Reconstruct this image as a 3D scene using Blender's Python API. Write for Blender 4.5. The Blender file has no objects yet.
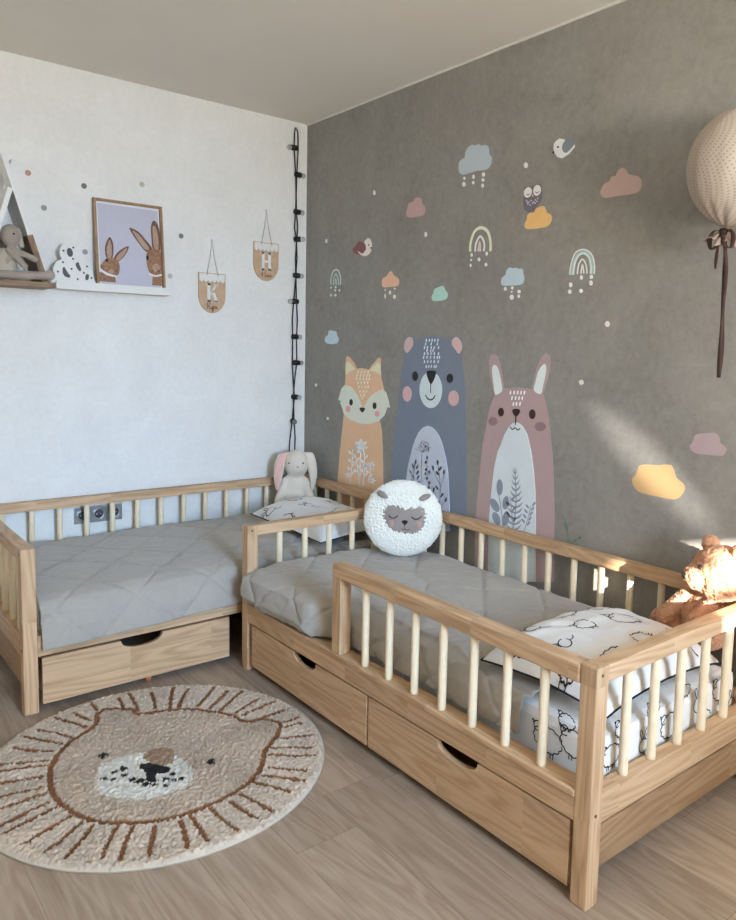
import bpy, bmesh, math, random
import numpy as np
from mathutils import Vector, Matrix, noise
C = bpy.context.scene.collection
SC = bpy.context.scene
PI = math.pi
random.seed(7)
# tuned numbers: lights (watts), sun gap in the window wall, exposure
SUN_D = (1, 2.15, -.55)
SUN_E = 34.0
SUN_GAP = (-1.70, -1.27, 1.0, 1.575)
SUN_MASK_BARS = [(-1.70, -1.45, 1.0, 1.30), (-1.60, -1.27, 1.372, 1.405), (-1.70, -1.615, 1.482, 1.575), (-1.615, -1.56, 1.520, 1.575), (-1.56, -1.43, 1.530, 1.575), (-1.43, -1.27, 1.530, 1.575)]  # unseen pieces added in the gap to cut the sunbeam to shape
AREAS = [('window_daylight', (-1.5, -5.52, 1.6), (math.radians(75), 0, math.radians(-4)), 1.0, 1.4, 19.5, (.14, .50, 1.0), 55),
         ('window_ground_bounce', (-1.5, -5.50, 1.5), (math.radians(138), 0, 0), 1.0, 1.3, 200, (1.0, .925, .81), 180)]
STREAK = (1050.0, 10.0, (-1.9, -5.4, 1.9), (0, -2.25, .94), -62, .15)
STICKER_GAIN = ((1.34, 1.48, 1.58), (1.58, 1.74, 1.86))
EXPOSURE = 0.15
STICKERS=[
('fox_wall_sticker', 'tall orange fox wall sticker with white wildflowers on its body', 'wall sticker', None,[('body',(205,164,128),[('k',0,[-3946,9676,-3815,8829,-3644,7748,-3516,6660,-3428,5839,-3353,4468,-3326,3644,-7672,4488,-7579,5642,-7520,6215,-7460,7203,-7400,8189,-7286,9166,-7023,9801,-5630,10024])]),
('head',(207,165,130),[('k',0,[-3916,10766,-4011,11206,-4072,11729,-4002,12072,-4051,12505,-4133,12782,-4417,12728,-4837,12441,-5078,12152,-5564,12202,-6099,12129,-6421,12420,-6925,12777,-7100,12733,-7105,12181,-7173,11736,-7318,11377,-7491,10981,-6742,10109,-5637,9770,-4463,10021])]),
('inner_ear',(212,198,165),[('k',0,[-4071,11772,-4100,12334,-4274,12528,-4620,12350,-4919,12121,-4482,12003])]),
('inner_ear',(212,198,165),[('k',0,[-7113,11937,-7044,12423,-6866,12540,-6400,12239,-6239,12109,-6679,12043])]),
('face_mask',(200,196,178),[('k',0,[-3979,11248,-3681,11014,-3565,10745,-3419,10428,-3698,10358,-3577,10289,-3783,10040,-3944,9719,-4479,9459,-5364,9321,-6214,9356,-7030,9596,-7487,9922,-7696,10345,-7906,10320,-7790,10676,-7580,11067,-7245,11194,-6712,11016,-6240,10739,-5970,10470,-5670,10095,-5400,10516,-5027,10918,-4579,11192])]),
('eye',(45,40,42),[('s',0,[-4779,10380,-4765,10304,-4722,10242,-4658,10204,-4586,10199,-4519,10227,-4472,10284,-4454,10358,-4468,10434,-4512,10497,-4576,10534,-4649,10539,-4714,10510,-4761,10453])]),
('eye',(45,40,42),[('s',0,[-6829,10347,-6816,10271,-6773,10208,-6708,10169,-6635,10164,-6569,10192,-6521,10250,-6502,10324,-6516,10401,-6560,10464,-6624,10502,-6697,10507,-6764,10478,-6811,10421])]),
('nose',(60,45,48),[('s',0,[-5397,10125,-5625,10168,-5853,10142,-5800,10020,-5633,9906,-5459,9994])]),
('cheek',(205,145,140),[('s',0,[-4568,10020,-4549,9944,-4493,9879,-4411,9839,-4317,9832,-4232,9859,-4172,9915,-4149,9989,-4168,10066,-4225,10130,-4308,10170,-4401,10177,-4486,10149,-4545,10093])]),
('cheek',(205,145,140),[('s',0,[-7112,9965,-7094,9900,-7040,9843,-6960,9808,-6870,9801,-6787,9823,-6729,9870,-6707,9933,-6725,9999,-6780,10055,-6860,10090,-6951,10097,-7033,10075,-7090,10028])]),
('forehead_flecks',(225,208,180),[('s',0,[-5255,11986,-5232,11933,-5197,11912,-5171,11935,-5170,11990,-5194,12043,-5228,12064,-5254,12040]),('s',0,[-5541,11997,-5518,11944,-5483,11923,-5458,11946,-5456,12000,-5480,12053,-5514,12074,-5540,12050]),('s',0,[-5823,12007,-5800,11955,-5766,11934,-5741,11957,-5740,12011,-5763,12064,-5797,12084,-5822,12061]),('s',0,[-6102,12018,-6080,11966,-6046,11945,-6021,11968,-6020,12022,-6042,12074,-6076,12094,-6101,12071]),('s',0,[-5160,11804,-5136,11751,-5101,11730,-5075,11754,-5074,11808,-5098,11861,-5133,11882,-5159,11859]),('s',0,[-5447,11816,-5423,11763,-5389,11742,-5363,11766,-5362,11820,-5385,11873,-5420,11894,-5445,11870]),('s',0,[-5730,11828,-5707,11775,-5673,11754,-5648,11778,-5646,11832,-5669,11884,-5704,11905,-5729,11882]),('s',0,[-6011,11840,-5988,11787,-5954,11766,-5929,11790,-5927,11843,-5950,11895,-5984,11916,-6009,11893]),('s',0,[-6219,11848,-6196,11796,-6163,11775,-6138,11798,-6136,11852,-6159,11904,-6193,11924,-6217,11901]),('s',0,[-5122,11616,-5098,11563,-5063,11542,-5037,11565,-5036,11620,-5060,11673,-5095,11694,-5121,11671]),('s',0,[-5409,11629,-5386,11576,-5351,11555,-5326,11578,-5324,11633,-5348,11686,-5383,11707,-5408,11683]),('s',0,[-5693,11642,-5670,11589,-5636,11568,-5611,11591,-5609,11645,-5633,11698,-5667,11719,-5692,11696]),('s',0,[-5974,11655,-5951,11602,-5918,11581,-5892,11604,-5891,11658,-5914,11711,-5948,11731,-5973,11708]),('s',0,[-6224,11666,-6202,11614,-6168,11593,-6143,11616,-6142,11669,-6165,11721,-6198,11742,-6223,11719]),('s',0,[-5229,11418,-5205,11365,-5170,11343,-5145,11366,-5143,11421,-5167,11474,-5202,11496,-5228,11472]),('s',0,[-5515,11432,-5492,11379,-5457,11358,-5432,11381,-5430,11435,-5454,11488,-5488,11509,-5514,11486]),('s',0,[-5798,11446,-5775,11393,-5741,11372,-5716,11395,-5714,11449,-5738,11502,-5772,11523,-5797,11500]),('s',0,[-6078,11460,-6055,11407,-6022,11386,-5997,11409,-5995,11462,-6018,11515,-6052,11536,-6077,11513]),('s',0,[-5322,11203,-5298,11149,-5263,11127,-5238,11151,-5236,11205,-5260,11259,-5295,11280,-5320,11257]),('s',0,[-5607,11218,-5584,11164,-5549,11143,-5524,11166,-5523,11220,-5546,11274,-5580,11295,-5606,11272]),('s',0,[-5889,11233,-5866,11180,-5832,11159,-5807,11182,-5806,11235,-5829,11288,-5863,11310,-5888,11286]),('s',0,[-6127,11245,-6104,11193,-6070,11172,-6045,11194,-6044,11248,-6067,11301,-6100,11322,-6125,11299]),('s',0,[-5429,10980,-5405,10926,-5371,10905,-5345,10928,-5344,10982,-5367,11036,-5402,11057,-5428,11034]),('s',0,[-5713,10996,-5690,10943,-5656,10922,-5630,10945,-5629,10999,-5652,11052,-5687,11073,-5712,11050]),('s',0,[-5994,11013,-5971,10960,-5937,10938,-5912,10961,-5911,11015,-5934,11068,-5968,11089,-5993,11066]),('s',0,[-5506,10790,-5483,10737,-5448,10715,-5422,10738,-5421,10792,-5445,10846,-5479,10867,-5505,10844]),('s',0,[-5790,10808,-5767,10754,-5732,10733,-5707,10756,-5706,10810,-5729,10863,-5763,10884,-5788,10862]),('s',0,[-5653,10639,-5630,10585,-5595,10564,-5570,10586,-5569,10641,-5592,10694,-5626,10716,-5652,10693])]),
('wildflower_print',(215,208,205),[('s',0,[-5665,8378,-5654,8314,-5620,8260,-5569,8226,-5512,8220,-5459,8242,-5422,8288,-5407,8350,-5418,8414,-5453,8469,-5504,8502,-5561,8509,-5614,8486,-5651,8440]),('s',0,[-5888,8253,-5799,8210,-5712,8185,-5643,8184,-5607,8207,-5610,8249,-5652,8302,-5725,8355,-5814,8398,-5901,8422,-5969,8423,-6005,8400,-6002,8359,-5960,8306]),('s',0,[-5852,8033,-5752,8042,-5677,8066,-5642,8098,-5654,8133,-5710,8163,-5800,8183,-5905,8188,-6004,8178,-6078,8154,-6113,8122,-6101,8088,-6046,8058,-5957,8038]),('s',0,[-5584,7880,-5548,7936,-5542,7991,-5567,8032,-5618,8053,-5685,8049,-5755,8021,-5813,7974,-5849,7918,-5855,7864,-5830,7823,-5779,7802,-5712,7806,-5643,7834]),('s',0,[-5282,7912,-5338,7972,-5407,8017,-5474,8036,-5526,8028,-5553,7992,-5550,7937,-5518,7872,-5462,7812,-5393,7767,-5326,7747,-5273,7756,-5246,7792,-5249,7847]),('s',0,[-5176,8105,-5283,8124,-5375,8125,-5433,8108,-5447,8076,-5414,8035,-5339,7995,-5239,7961,-5131,7942,-5039,7941,-4979,7958,-4965,7990,-5000,8031,-5075,8072]),('s',0,[-5348,8314,-5425,8276,-5470,8233,-5476,8192,-5441,8161,-5372,8147,-5282,8152,-5189,8175,-5112,8212,-5066,8255,-5060,8297,-5096,8328,-5166,8342,-5256,8337]),('s',0,[-5658,8138,-5626,8080,-5546,8048,-5464,8062,-5429,8112,-5461,8170,-5541,8202,-5623,8189]),('l',35,[-5535,5988,-5522,6937,-5550,7929]),('l',35,[-4650,6026,-4780,6966,-4791,7883]),('s',0,[-4960,6642,-4907,6597,-4849,6564,-4798,6551,-4766,6560,-4757,6589,-4774,6632,-4813,6681,-4867,6726,-4925,6758,-4975,6771,-5008,6762,-5016,6734,-5000,6691]),('s',0,[-4584,6864,-4626,6826,-4645,6788,-4638,6757,-4606,6739,-4555,6738,-4495,6754,-4438,6784,-4396,6821,-4376,6860,-4383,6891,-4416,6909,-4467,6910,-4527,6894]),('s',0,[-4993,7073,-4939,7029,-4881,6997,-4831,6984,-4798,6993,-4790,7022,-4807,7065,-4846,7114,-4900,7158,-4958,7190,-5008,7202,-5040,7193,-5049,7164,-5032,7122]),('s',0,[-4617,7298,-4659,7260,-4678,7222,-4671,7191,-4639,7173,-4588,7172,-4528,7189,-4472,7219,-4429,7257,-4410,7295,-4417,7327,-4449,7344,-4501,7345,-4560,7328]),('s',0,[-5025,7503,-4971,7459,-4914,7428,-4864,7416,-4831,7425,-4822,7454,-4839,7497,-4879,7545,-4932,7589,-4990,7620,-5040,7632,-5072,7622,-5081,7594,-5064,7551]),('s',0,[-4650,7730,-4692,7692,-4711,7654,-4704,7623,-4672,7606,-4621,7605,-4562,7622,-4505,7653,-4463,7691,-4443,7730,-4450,7761,-4483,7778,-4534,7778,-4594,7761]),('s',0,[-5057,7932,-5004,7888,-4946,7858,-4896,7846,-4864,7855,-4855,7884,-4872,7927,-4911,7974,-4965,8018,-5022,8048,-5072,8060,-5104,8050,-5113,8021,-5096,7979]),('l',35,[-5429,6145,-5320,6866,-5095,7572]),('s',0,[-5590,6628,-5538,6583,-5481,6551,-5432,6538,-5400,6547,-5392,6575,-5408,6618,-5447,6667,-5499,6711,-5556,6743,-5605,6755,-5636,6747,-5645,6718,-5628,6676]),('s',0,[-5159,6832,-5201,6795,-5220,6757,-5213,6726,-5182,6709,-5132,6708,-5073,6723,-5017,6753,-4976,6790,-4956,6828,-4963,6859,-4995,6877,-5045,6878,-5104,6862]),('s',0,[-5497,7025,-5445,6981,-5388,6950,-5339,6937,-5307,6946,-5298,6974,-5315,7017,-5354,7065,-5406,7109,-5463,7140,-5512,7153,-5544,7144,-5552,7115,-5536,7073]),('s',0,[-5066,7233,-5107,7195,-5126,7158,-5119,7127,-5088,7109,-5038,7109,-4979,7125,-4923,7155,-4881,7192,-4862,7230,-4869,7261,-4901,7279,-4951,7279,-5010,7263]),('s',0,[-5404,7423,-5352,7380,-5295,7349,-5246,7336,-5214,7345,-5205,7374,-5222,7416,-5260,7464,-5313,7508,-5370,7539,-5419,7551,-5451,7542,-5459,7513,-5443,7471]),('s',0,[-4972,7634,-5013,7597,-5032,7558,-5025,7528,-4994,7511,-4943,7510,-4885,7527,-4829,7557,-4787,7595,-4767,7633,-4774,7664,-4806,7681,-4857,7682,-4916,7665]),('l',35,[-5820,6119,-5901,6967,-5868,7796]),('s',0,[-6090,6678,-6039,6634,-5984,6603,-5935,6590,-5904,6598,-5896,6627,-5912,6669,-5950,6717,-6001,6761,-6056,6792,-6104,6805,-6135,6796,-6144,6768,-6128,6726]),('s',0,[-5721,6919,-5761,6882,-5780,6844,-5773,6814,-5742,6796,-5694,6795,-5636,6811,-5582,6840,-5541,6877,-5522,6915,-5529,6945,-5560,6963,-5609,6964,-5666,6948]),('s',0,[-6103,7146,-6052,7102,-5997,7071,-5949,7059,-5918,7068,-5909,7096,-5925,7138,-5963,7186,-6014,7229,-6069,7260,-6117,7272,-6148,7263,-6157,7235,-6141,7193]),('s',0,[-5735,7389,-5775,7352,-5794,7314,-5787,7284,-5756,7267,-5707,7266,-5650,7282,-5596,7312,-5555,7349,-5536,7387,-5543,7417,-5574,7434,-5623,7435,-5680,7419]),('s',0,[-6116,7612,-6065,7569,-6010,7539,-5962,7527,-5931,7536,-5923,7564,-5939,7606,-5976,7653,-6028,7696,-6083,7726,-6130,7737,-6161,7728,-6170,7700,-6154,7659]),('s',0,[-5748,7858,-5789,7820,-5807,7783,-5801,7753,-5770,7736,-5721,7736,-5664,7752,-5610,7782,-5569,7820,-5550,7858,-5557,7888,-5588,7905,-5637,7905,-5694,7888]),('l',34,[-6238,6354,-6385,6822,-6420,7272]),('s',0,[-6544,6685,-6464,6627,-6390,6615,-6366,6654,-6406,6723,-6487,6780,-6560,6792,-6584,6753]),('s',0,[-6217,6904,-6261,6848,-6240,6801,-6165,6793,-6081,6826,-6036,6883,-6058,6929,-6133,6938]),('s',0,[-6628,7110,-6548,7054,-6474,7042,-6450,7082,-6490,7150,-6570,7206,-6644,7217,-6667,7178]),('s',0,[-6302,7332,-6346,7275,-6325,7229,-6250,7221,-6166,7255,-6122,7312,-6143,7358,-6218,7366]),('s',0,[-6683,7265,-6605,7267,-6572,7292,-6603,7326,-6681,7349,-6759,7347,-6792,7321,-6760,7288]),('s',0,[-6515,7175,-6509,7223,-6544,7256,-6601,7254,-6645,7219,-6652,7171,-6617,7138,-6560,7140]),('s',0,[-6367,7239,-6442,7267,-6497,7262,-6501,7227,-6451,7182,-6376,7154,-6320,7159,-6317,7194]),('s',0,[-6445,7369,-6498,7338,-6496,7302,-6442,7282,-6365,7290,-6313,7321,-6314,7357,-6369,7377]),('s',0,[-6640,7384,-6598,7337,-6542,7320,-6505,7343,-6508,7393,-6550,7440,-6606,7457,-6643,7434]),('s',0,[-6764,6459,-6686,6460,-6653,6484,-6684,6519,-6762,6543,-6840,6542,-6873,6517,-6842,6483]),('s',0,[-6597,6366,-6590,6415,-6626,6448,-6682,6447,-6727,6412,-6733,6364,-6698,6330,-6641,6331]),('s',0,[-6449,6428,-6523,6458,-6579,6453,-6583,6418,-6532,6372,-6457,6343,-6402,6347,-6398,6382]),('s',0,[-6526,6559,-6579,6529,-6578,6493,-6523,6472,-6447,6479,-6394,6509,-6396,6546,-6450,6566]),('s',0,[-6721,6578,-6680,6530,-6624,6512,-6586,6535,-6590,6585,-6632,6632,-6688,6650,-6725,6628]),('s',0,[-6130,7131,-6050,7133,-6016,7158,-6048,7193,-6127,7216,-6207,7214,-6240,7188,-6209,7154]),('s',0,[-5957,7040,-5951,7089,-5987,7122,-6045,7120,-6091,7084,-6097,7035,-6061,7002,-6003,7004]),('s',0,[-5806,7104,-5883,7133,-5940,7128,-5943,7092,-5892,7047,-5815,7018,-5758,7023,-5754,7059]),('s',0,[-5886,7236,-5940,7204,-5938,7168,-5882,7148,-5805,7156,-5751,7187,-5752,7223,-5808,7244]),('s',0,[-6086,7252,-6043,7204,-5985,7187,-5947,7210,-5951,7260,-5994,7308,-6051,7325,-6089,7302]),('s',0,[-4609,6416,-4524,6416,-4488,6442,-4523,6478,-4607,6503,-4691,6502,-4727,6477,-4693,6441]),('s',0,[-4426,6319,-4419,6369,-4458,6404,-4520,6403,-4568,6367,-4575,6316,-4536,6281,-4474,6282]),('s',0,[-4265,6383,-4347,6414,-4407,6410,-4411,6373,-4356,6325,-4275,6294,-4214,6298,-4210,6335]),('s',0,[-4351,6520,-4408,6489,-4406,6451,-4347,6429,-4264,6436,-4207,6468,-4208,6506,-4268,6527]),('s',0,[-4563,6540,-4517,6490,-4456,6471,-4416,6494,-4420,6546,-4466,6596,-4527,6615,-4567,6592])])]),
('bear_wall_sticker', 'tall slate grey bear wall sticker with pink cheeks, between fox and pink rabbit', 'wall sticker', None,[('body',(112,116,127),[('k',0,[-8075,6536,-8178,7777,-8280,9005,-8397,9740,-8559,10532,-8617,11546,-8776,12320,-8942,12853,-8801,13142,-8786,13551,-8953,13785,-9269,13890,-9588,13816,-9800,13645,-10164,13788,-10935,13857,-11686,13792,-12081,13658,-12211,13805,-12484,13891,-12843,13742,-13012,13424,-12959,13049,-12904,12914,-13063,12303,-13169,11665,-13244,10864,-13297,10059,-13369,8984,-13467,7362,-13567,5180,-8113,4062])]),
('inner_ear',(190,158,150),[('s',0,[-9318,13804,-9549,13672,-9559,13414,-9342,13180,-9146,13043,-8930,13174,-8902,13436,-9048,13699])]),
('inner_ear',(195,158,150),[('s',0,[-12488,13811,-12727,13715,-12909,13476,-12903,13262,-12718,13061,-12514,13229,-12266,13442,-12257,13659])]),
('eye',(38,38,40),[('s',0,[-9990,11971,-9972,11873,-9916,11792,-9832,11745,-9737,11740,-9649,11780,-9586,11856,-9561,11953,-9578,12052,-9635,12132,-9720,12179,-9815,12183,-9903,12143,-9965,12067])]),
('eye',(38,38,40),[('s',0,[-12403,11974,-12386,11883,-12329,11809,-12244,11764,-12147,11760,-12058,11796,-11995,11865,-11969,11955,-11987,12046,-12044,12121,-12130,12165,-12226,12169,-12315,12132,-12378,12063])]),
('cheek',(192,152,148),[('s',0,[-9557,11110,-9530,10949,-9441,10815,-9309,10735,-9158,10725,-9018,10787,-8918,10910,-8878,11069,-8906,11232,-8996,11366,-9131,11445,-9282,11453,-9420,11389,-9518,11267])]),
('cheek',(195,155,150),[('s',0,[-12813,11110,-12786,10960,-12698,10835,-12565,10759,-12412,10748,-12271,10804,-12170,10918,-12129,11066,-12157,11218,-12248,11344,-12383,11419,-12535,11427,-12674,11369,-12773,11256])]),
('muzzle',(192,196,206),[('s',0,[-11697,11422,-11637,11056,-11438,10751,-11135,10566,-10786,10540,-10460,10682,-10225,10966,-10130,11334,-10195,11711,-10407,12018,-10718,12195,-11067,12208,-11383,12059,-11607,11778])]),
('nose',(36,34,36),[('s',0,[-10618,12212,-10916,12268,-11230,12235,-11223,12011,-10984,11652,-10855,11686,-10653,11987])]),
('mouth',(45,45,50),[('l',51,[-10924,11672,-10924,11463,-10924,11237]),('l',62,[-10576,11131,-10712,10969,-10938,10916,-11138,10996,-11250,11150])]),
('forehead_flecks',(185,185,190),[('s',0,[-10551,13646,-10532,13596,-10505,13576,-10484,13600,-10483,13652,-10502,13702,-10530,13721,-10550,13698]),('s',0,[-10765,13647,-10747,13597,-10719,13578,-10699,13601,-10698,13653,-10716,13703,-10744,13722,-10764,13699]),('s',0,[-10960,13648,-10942,13598,-10915,13579,-10894,13602,-10893,13654,-10912,13704,-10939,13723,-10959,13700]),('s',0,[-11146,13649,-11127,13600,-11100,13581,-11080,13604,-11079,13655,-11097,13705,-11124,13724,-11144,13701]),('s',0,[-11354,13651,-11336,13601,-11309,13582,-11289,13605,-11288,13656,-11306,13706,-11333,13725,-11353,13702]),('s',0,[-10515,13477,-10496,13426,-10468,13407,-10448,13430,-10447,13483,-10466,13533,-10494,13552,-10514,13529]),('s',0,[-10900,13481,-10881,13430,-10854,13411,-10833,13434,-10832,13486,-10851,13536,-10878,13555,-10899,13532]),('s',0,[-11319,13484,-11301,13435,-11274,13416,-11254,13439,-11253,13490,-11271,13540,-11298,13559,-11318,13536]),('s',0,[-10436,13307,-10417,13256,-10388,13237,-10368,13260,-10367,13312,-10386,13363,-10414,13382,-10435,13359]),('s',0,[-10651,13310,-10632,13259,-10604,13240,-10584,13263,-10583,13315,-10602,13366,-10629,13385,-10650,13362]),('s',0,[-10907,13313,-10888,13263,-10860,13244,-10840,13267,-10839,13318,-10858,13369,-10885,13388,-10905,13365]),('s',0,[-11117,13316,-11099,13266,-11072,13247,-11052,13270,-11051,13321,-11069,13371,-11096,13390,-11116,13367]),('s',0,[-11409,13320,-11391,13270,-11364,13251,-11345,13274,-11343,13325,-11362,13375,-11388,13394,-11408,13371]),('s',0,[-10614,13169,-10595,13118,-10567,13098,-10546,13121,-10545,13174,-10564,13224,-10592,13244,-10613,13221]),('s',0,[-10870,13173,-10851,13122,-10824,13103,-10803,13126,-10802,13178,-10821,13228,-10849,13248,-10869,13225]),('s',0,[-11039,13175,-11021,13125,-10993,13106,-10973,13129,-10972,13181,-10991,13231,-11018,13250,-11038,13227]),('s',0,[-10447,13025,-10428,12974,-10400,12954,-10379,12977,-10378,13030,-10397,13080,-10425,13100,-10446,13077]),('s',0,[-10680,13029,-10661,12978,-10633,12959,-10612,12982,-10611,13034,-10630,13085,-10658,13104,-10678,13081]),('s',0,[-10901,13033,-10883,12983,-10855,12963,-10835,12986,-10834,13038,-10852,13089,-10880,13108,-10900,13085]),('s',0,[-11129,13038,-11111,12988,-11083,12968,-11063,12991,-11062,13043,-11081,13093,-11108,13112,-11128,13089]),('s',0,[-11421,13043,-11403,12994,-11376,12974,-11356,12997,-11355,13048,-11373,13098,-11400,13117,-11420,13095]),('s',0,[-10393,12854,-10374,12803,-10346,12783,-10325,12806,-10324,12858,-10343,12910,-10371,12929,-10392,12906]),('s',0,[-10626,12859,-10607,12808,-10580,12788,-10559,12811,-10558,12864,-10577,12915,-10605,12934,-10625,12911]),('s',0,[-10883,12865,-10864,12814,-10836,12795,-10816,12818,-10815,12870,-10834,12920,-10861,12940,-10881,12917]),('s',0,[-11136,12871,-11118,12820,-11090,12801,-11070,12824,-11069,12875,-11088,12926,-11115,12945,-11135,12922]),('s',0,[-11345,12876,-11327,12826,-11300,12806,-11280,12829,-11279,12880,-11297,12930,-11324,12950,-11344,12927]),('s',0,[-11486,12879,-11468,12829,-11441,12810,-11421,12832,-11420,12883,-11438,12933,-11465,12953,-11485,12930]),('s',0,[-10462,12657,-10443,12606,-10415,12586,-10394,12609,-10393,12662,-10412,12713,-10440,12733,-10461,12710]),('s',0,[-10694,12663,-10676,12613,-10648,12593,-10627,12616,-10626,12668,-10645,12719,-10673,12739,-10693,12716]),('s',0,[-10916,12670,-10898,12619,-10870,12599,-10850,12622,-10849,12674,-10867,12725,-10895,12744,-10915,12721]),('s',0,[-11144,12676,-11126,12625,-11098,12606,-11078,12628,-11077,12680,-11096,12731,-11123,12750,-11143,12727]),('s',0,[-11411,12683,-11393,12633,-11366,12613,-11346,12636,-11345,12687,-11363,12738,-11390,12757,-11410,12734]),('s',0,[-10601,12435,-10582,12384,-10554,12364,-10533,12387,-10532,12439,-10551,12490,-10579,12510,-10599,12487]),('s',0,[-10772,12440,-10753,12389,-10726,12369,-10705,12392,-10704,12445,-10723,12496,-10751,12515,-10771,12493]),('s',0,[-10942,12446,-10924,12395,-10896,12375,-10876,12398,-10875,12450,-10894,12501,-10921,12521,-10941,12498]),('s',0,[-11153,12453,-11135,12402,-11108,12382,-11088,12405,-11087,12457,-11105,12507,-11132,12527,-11152,12504]),('s',0,[-11279,12457,-11261,12406,-11234,12387,-11214,12409,-11213,12461,-11231,12511,-11258,12531,-11278,12508])]),
('belly',(178,179,190),[('k',0,[-10764,9695,-10420,9565,-10164,9337,-9911,8961,-9744,8590,-9457,7726,-9304,6868,-9276,6383,-9304,4392,-12506,5042,-12432,5989,-12376,6712,-12278,7652,-12084,8355,-11809,8996,-11588,9310,-11369,9513,-11066,9666])]),
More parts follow.
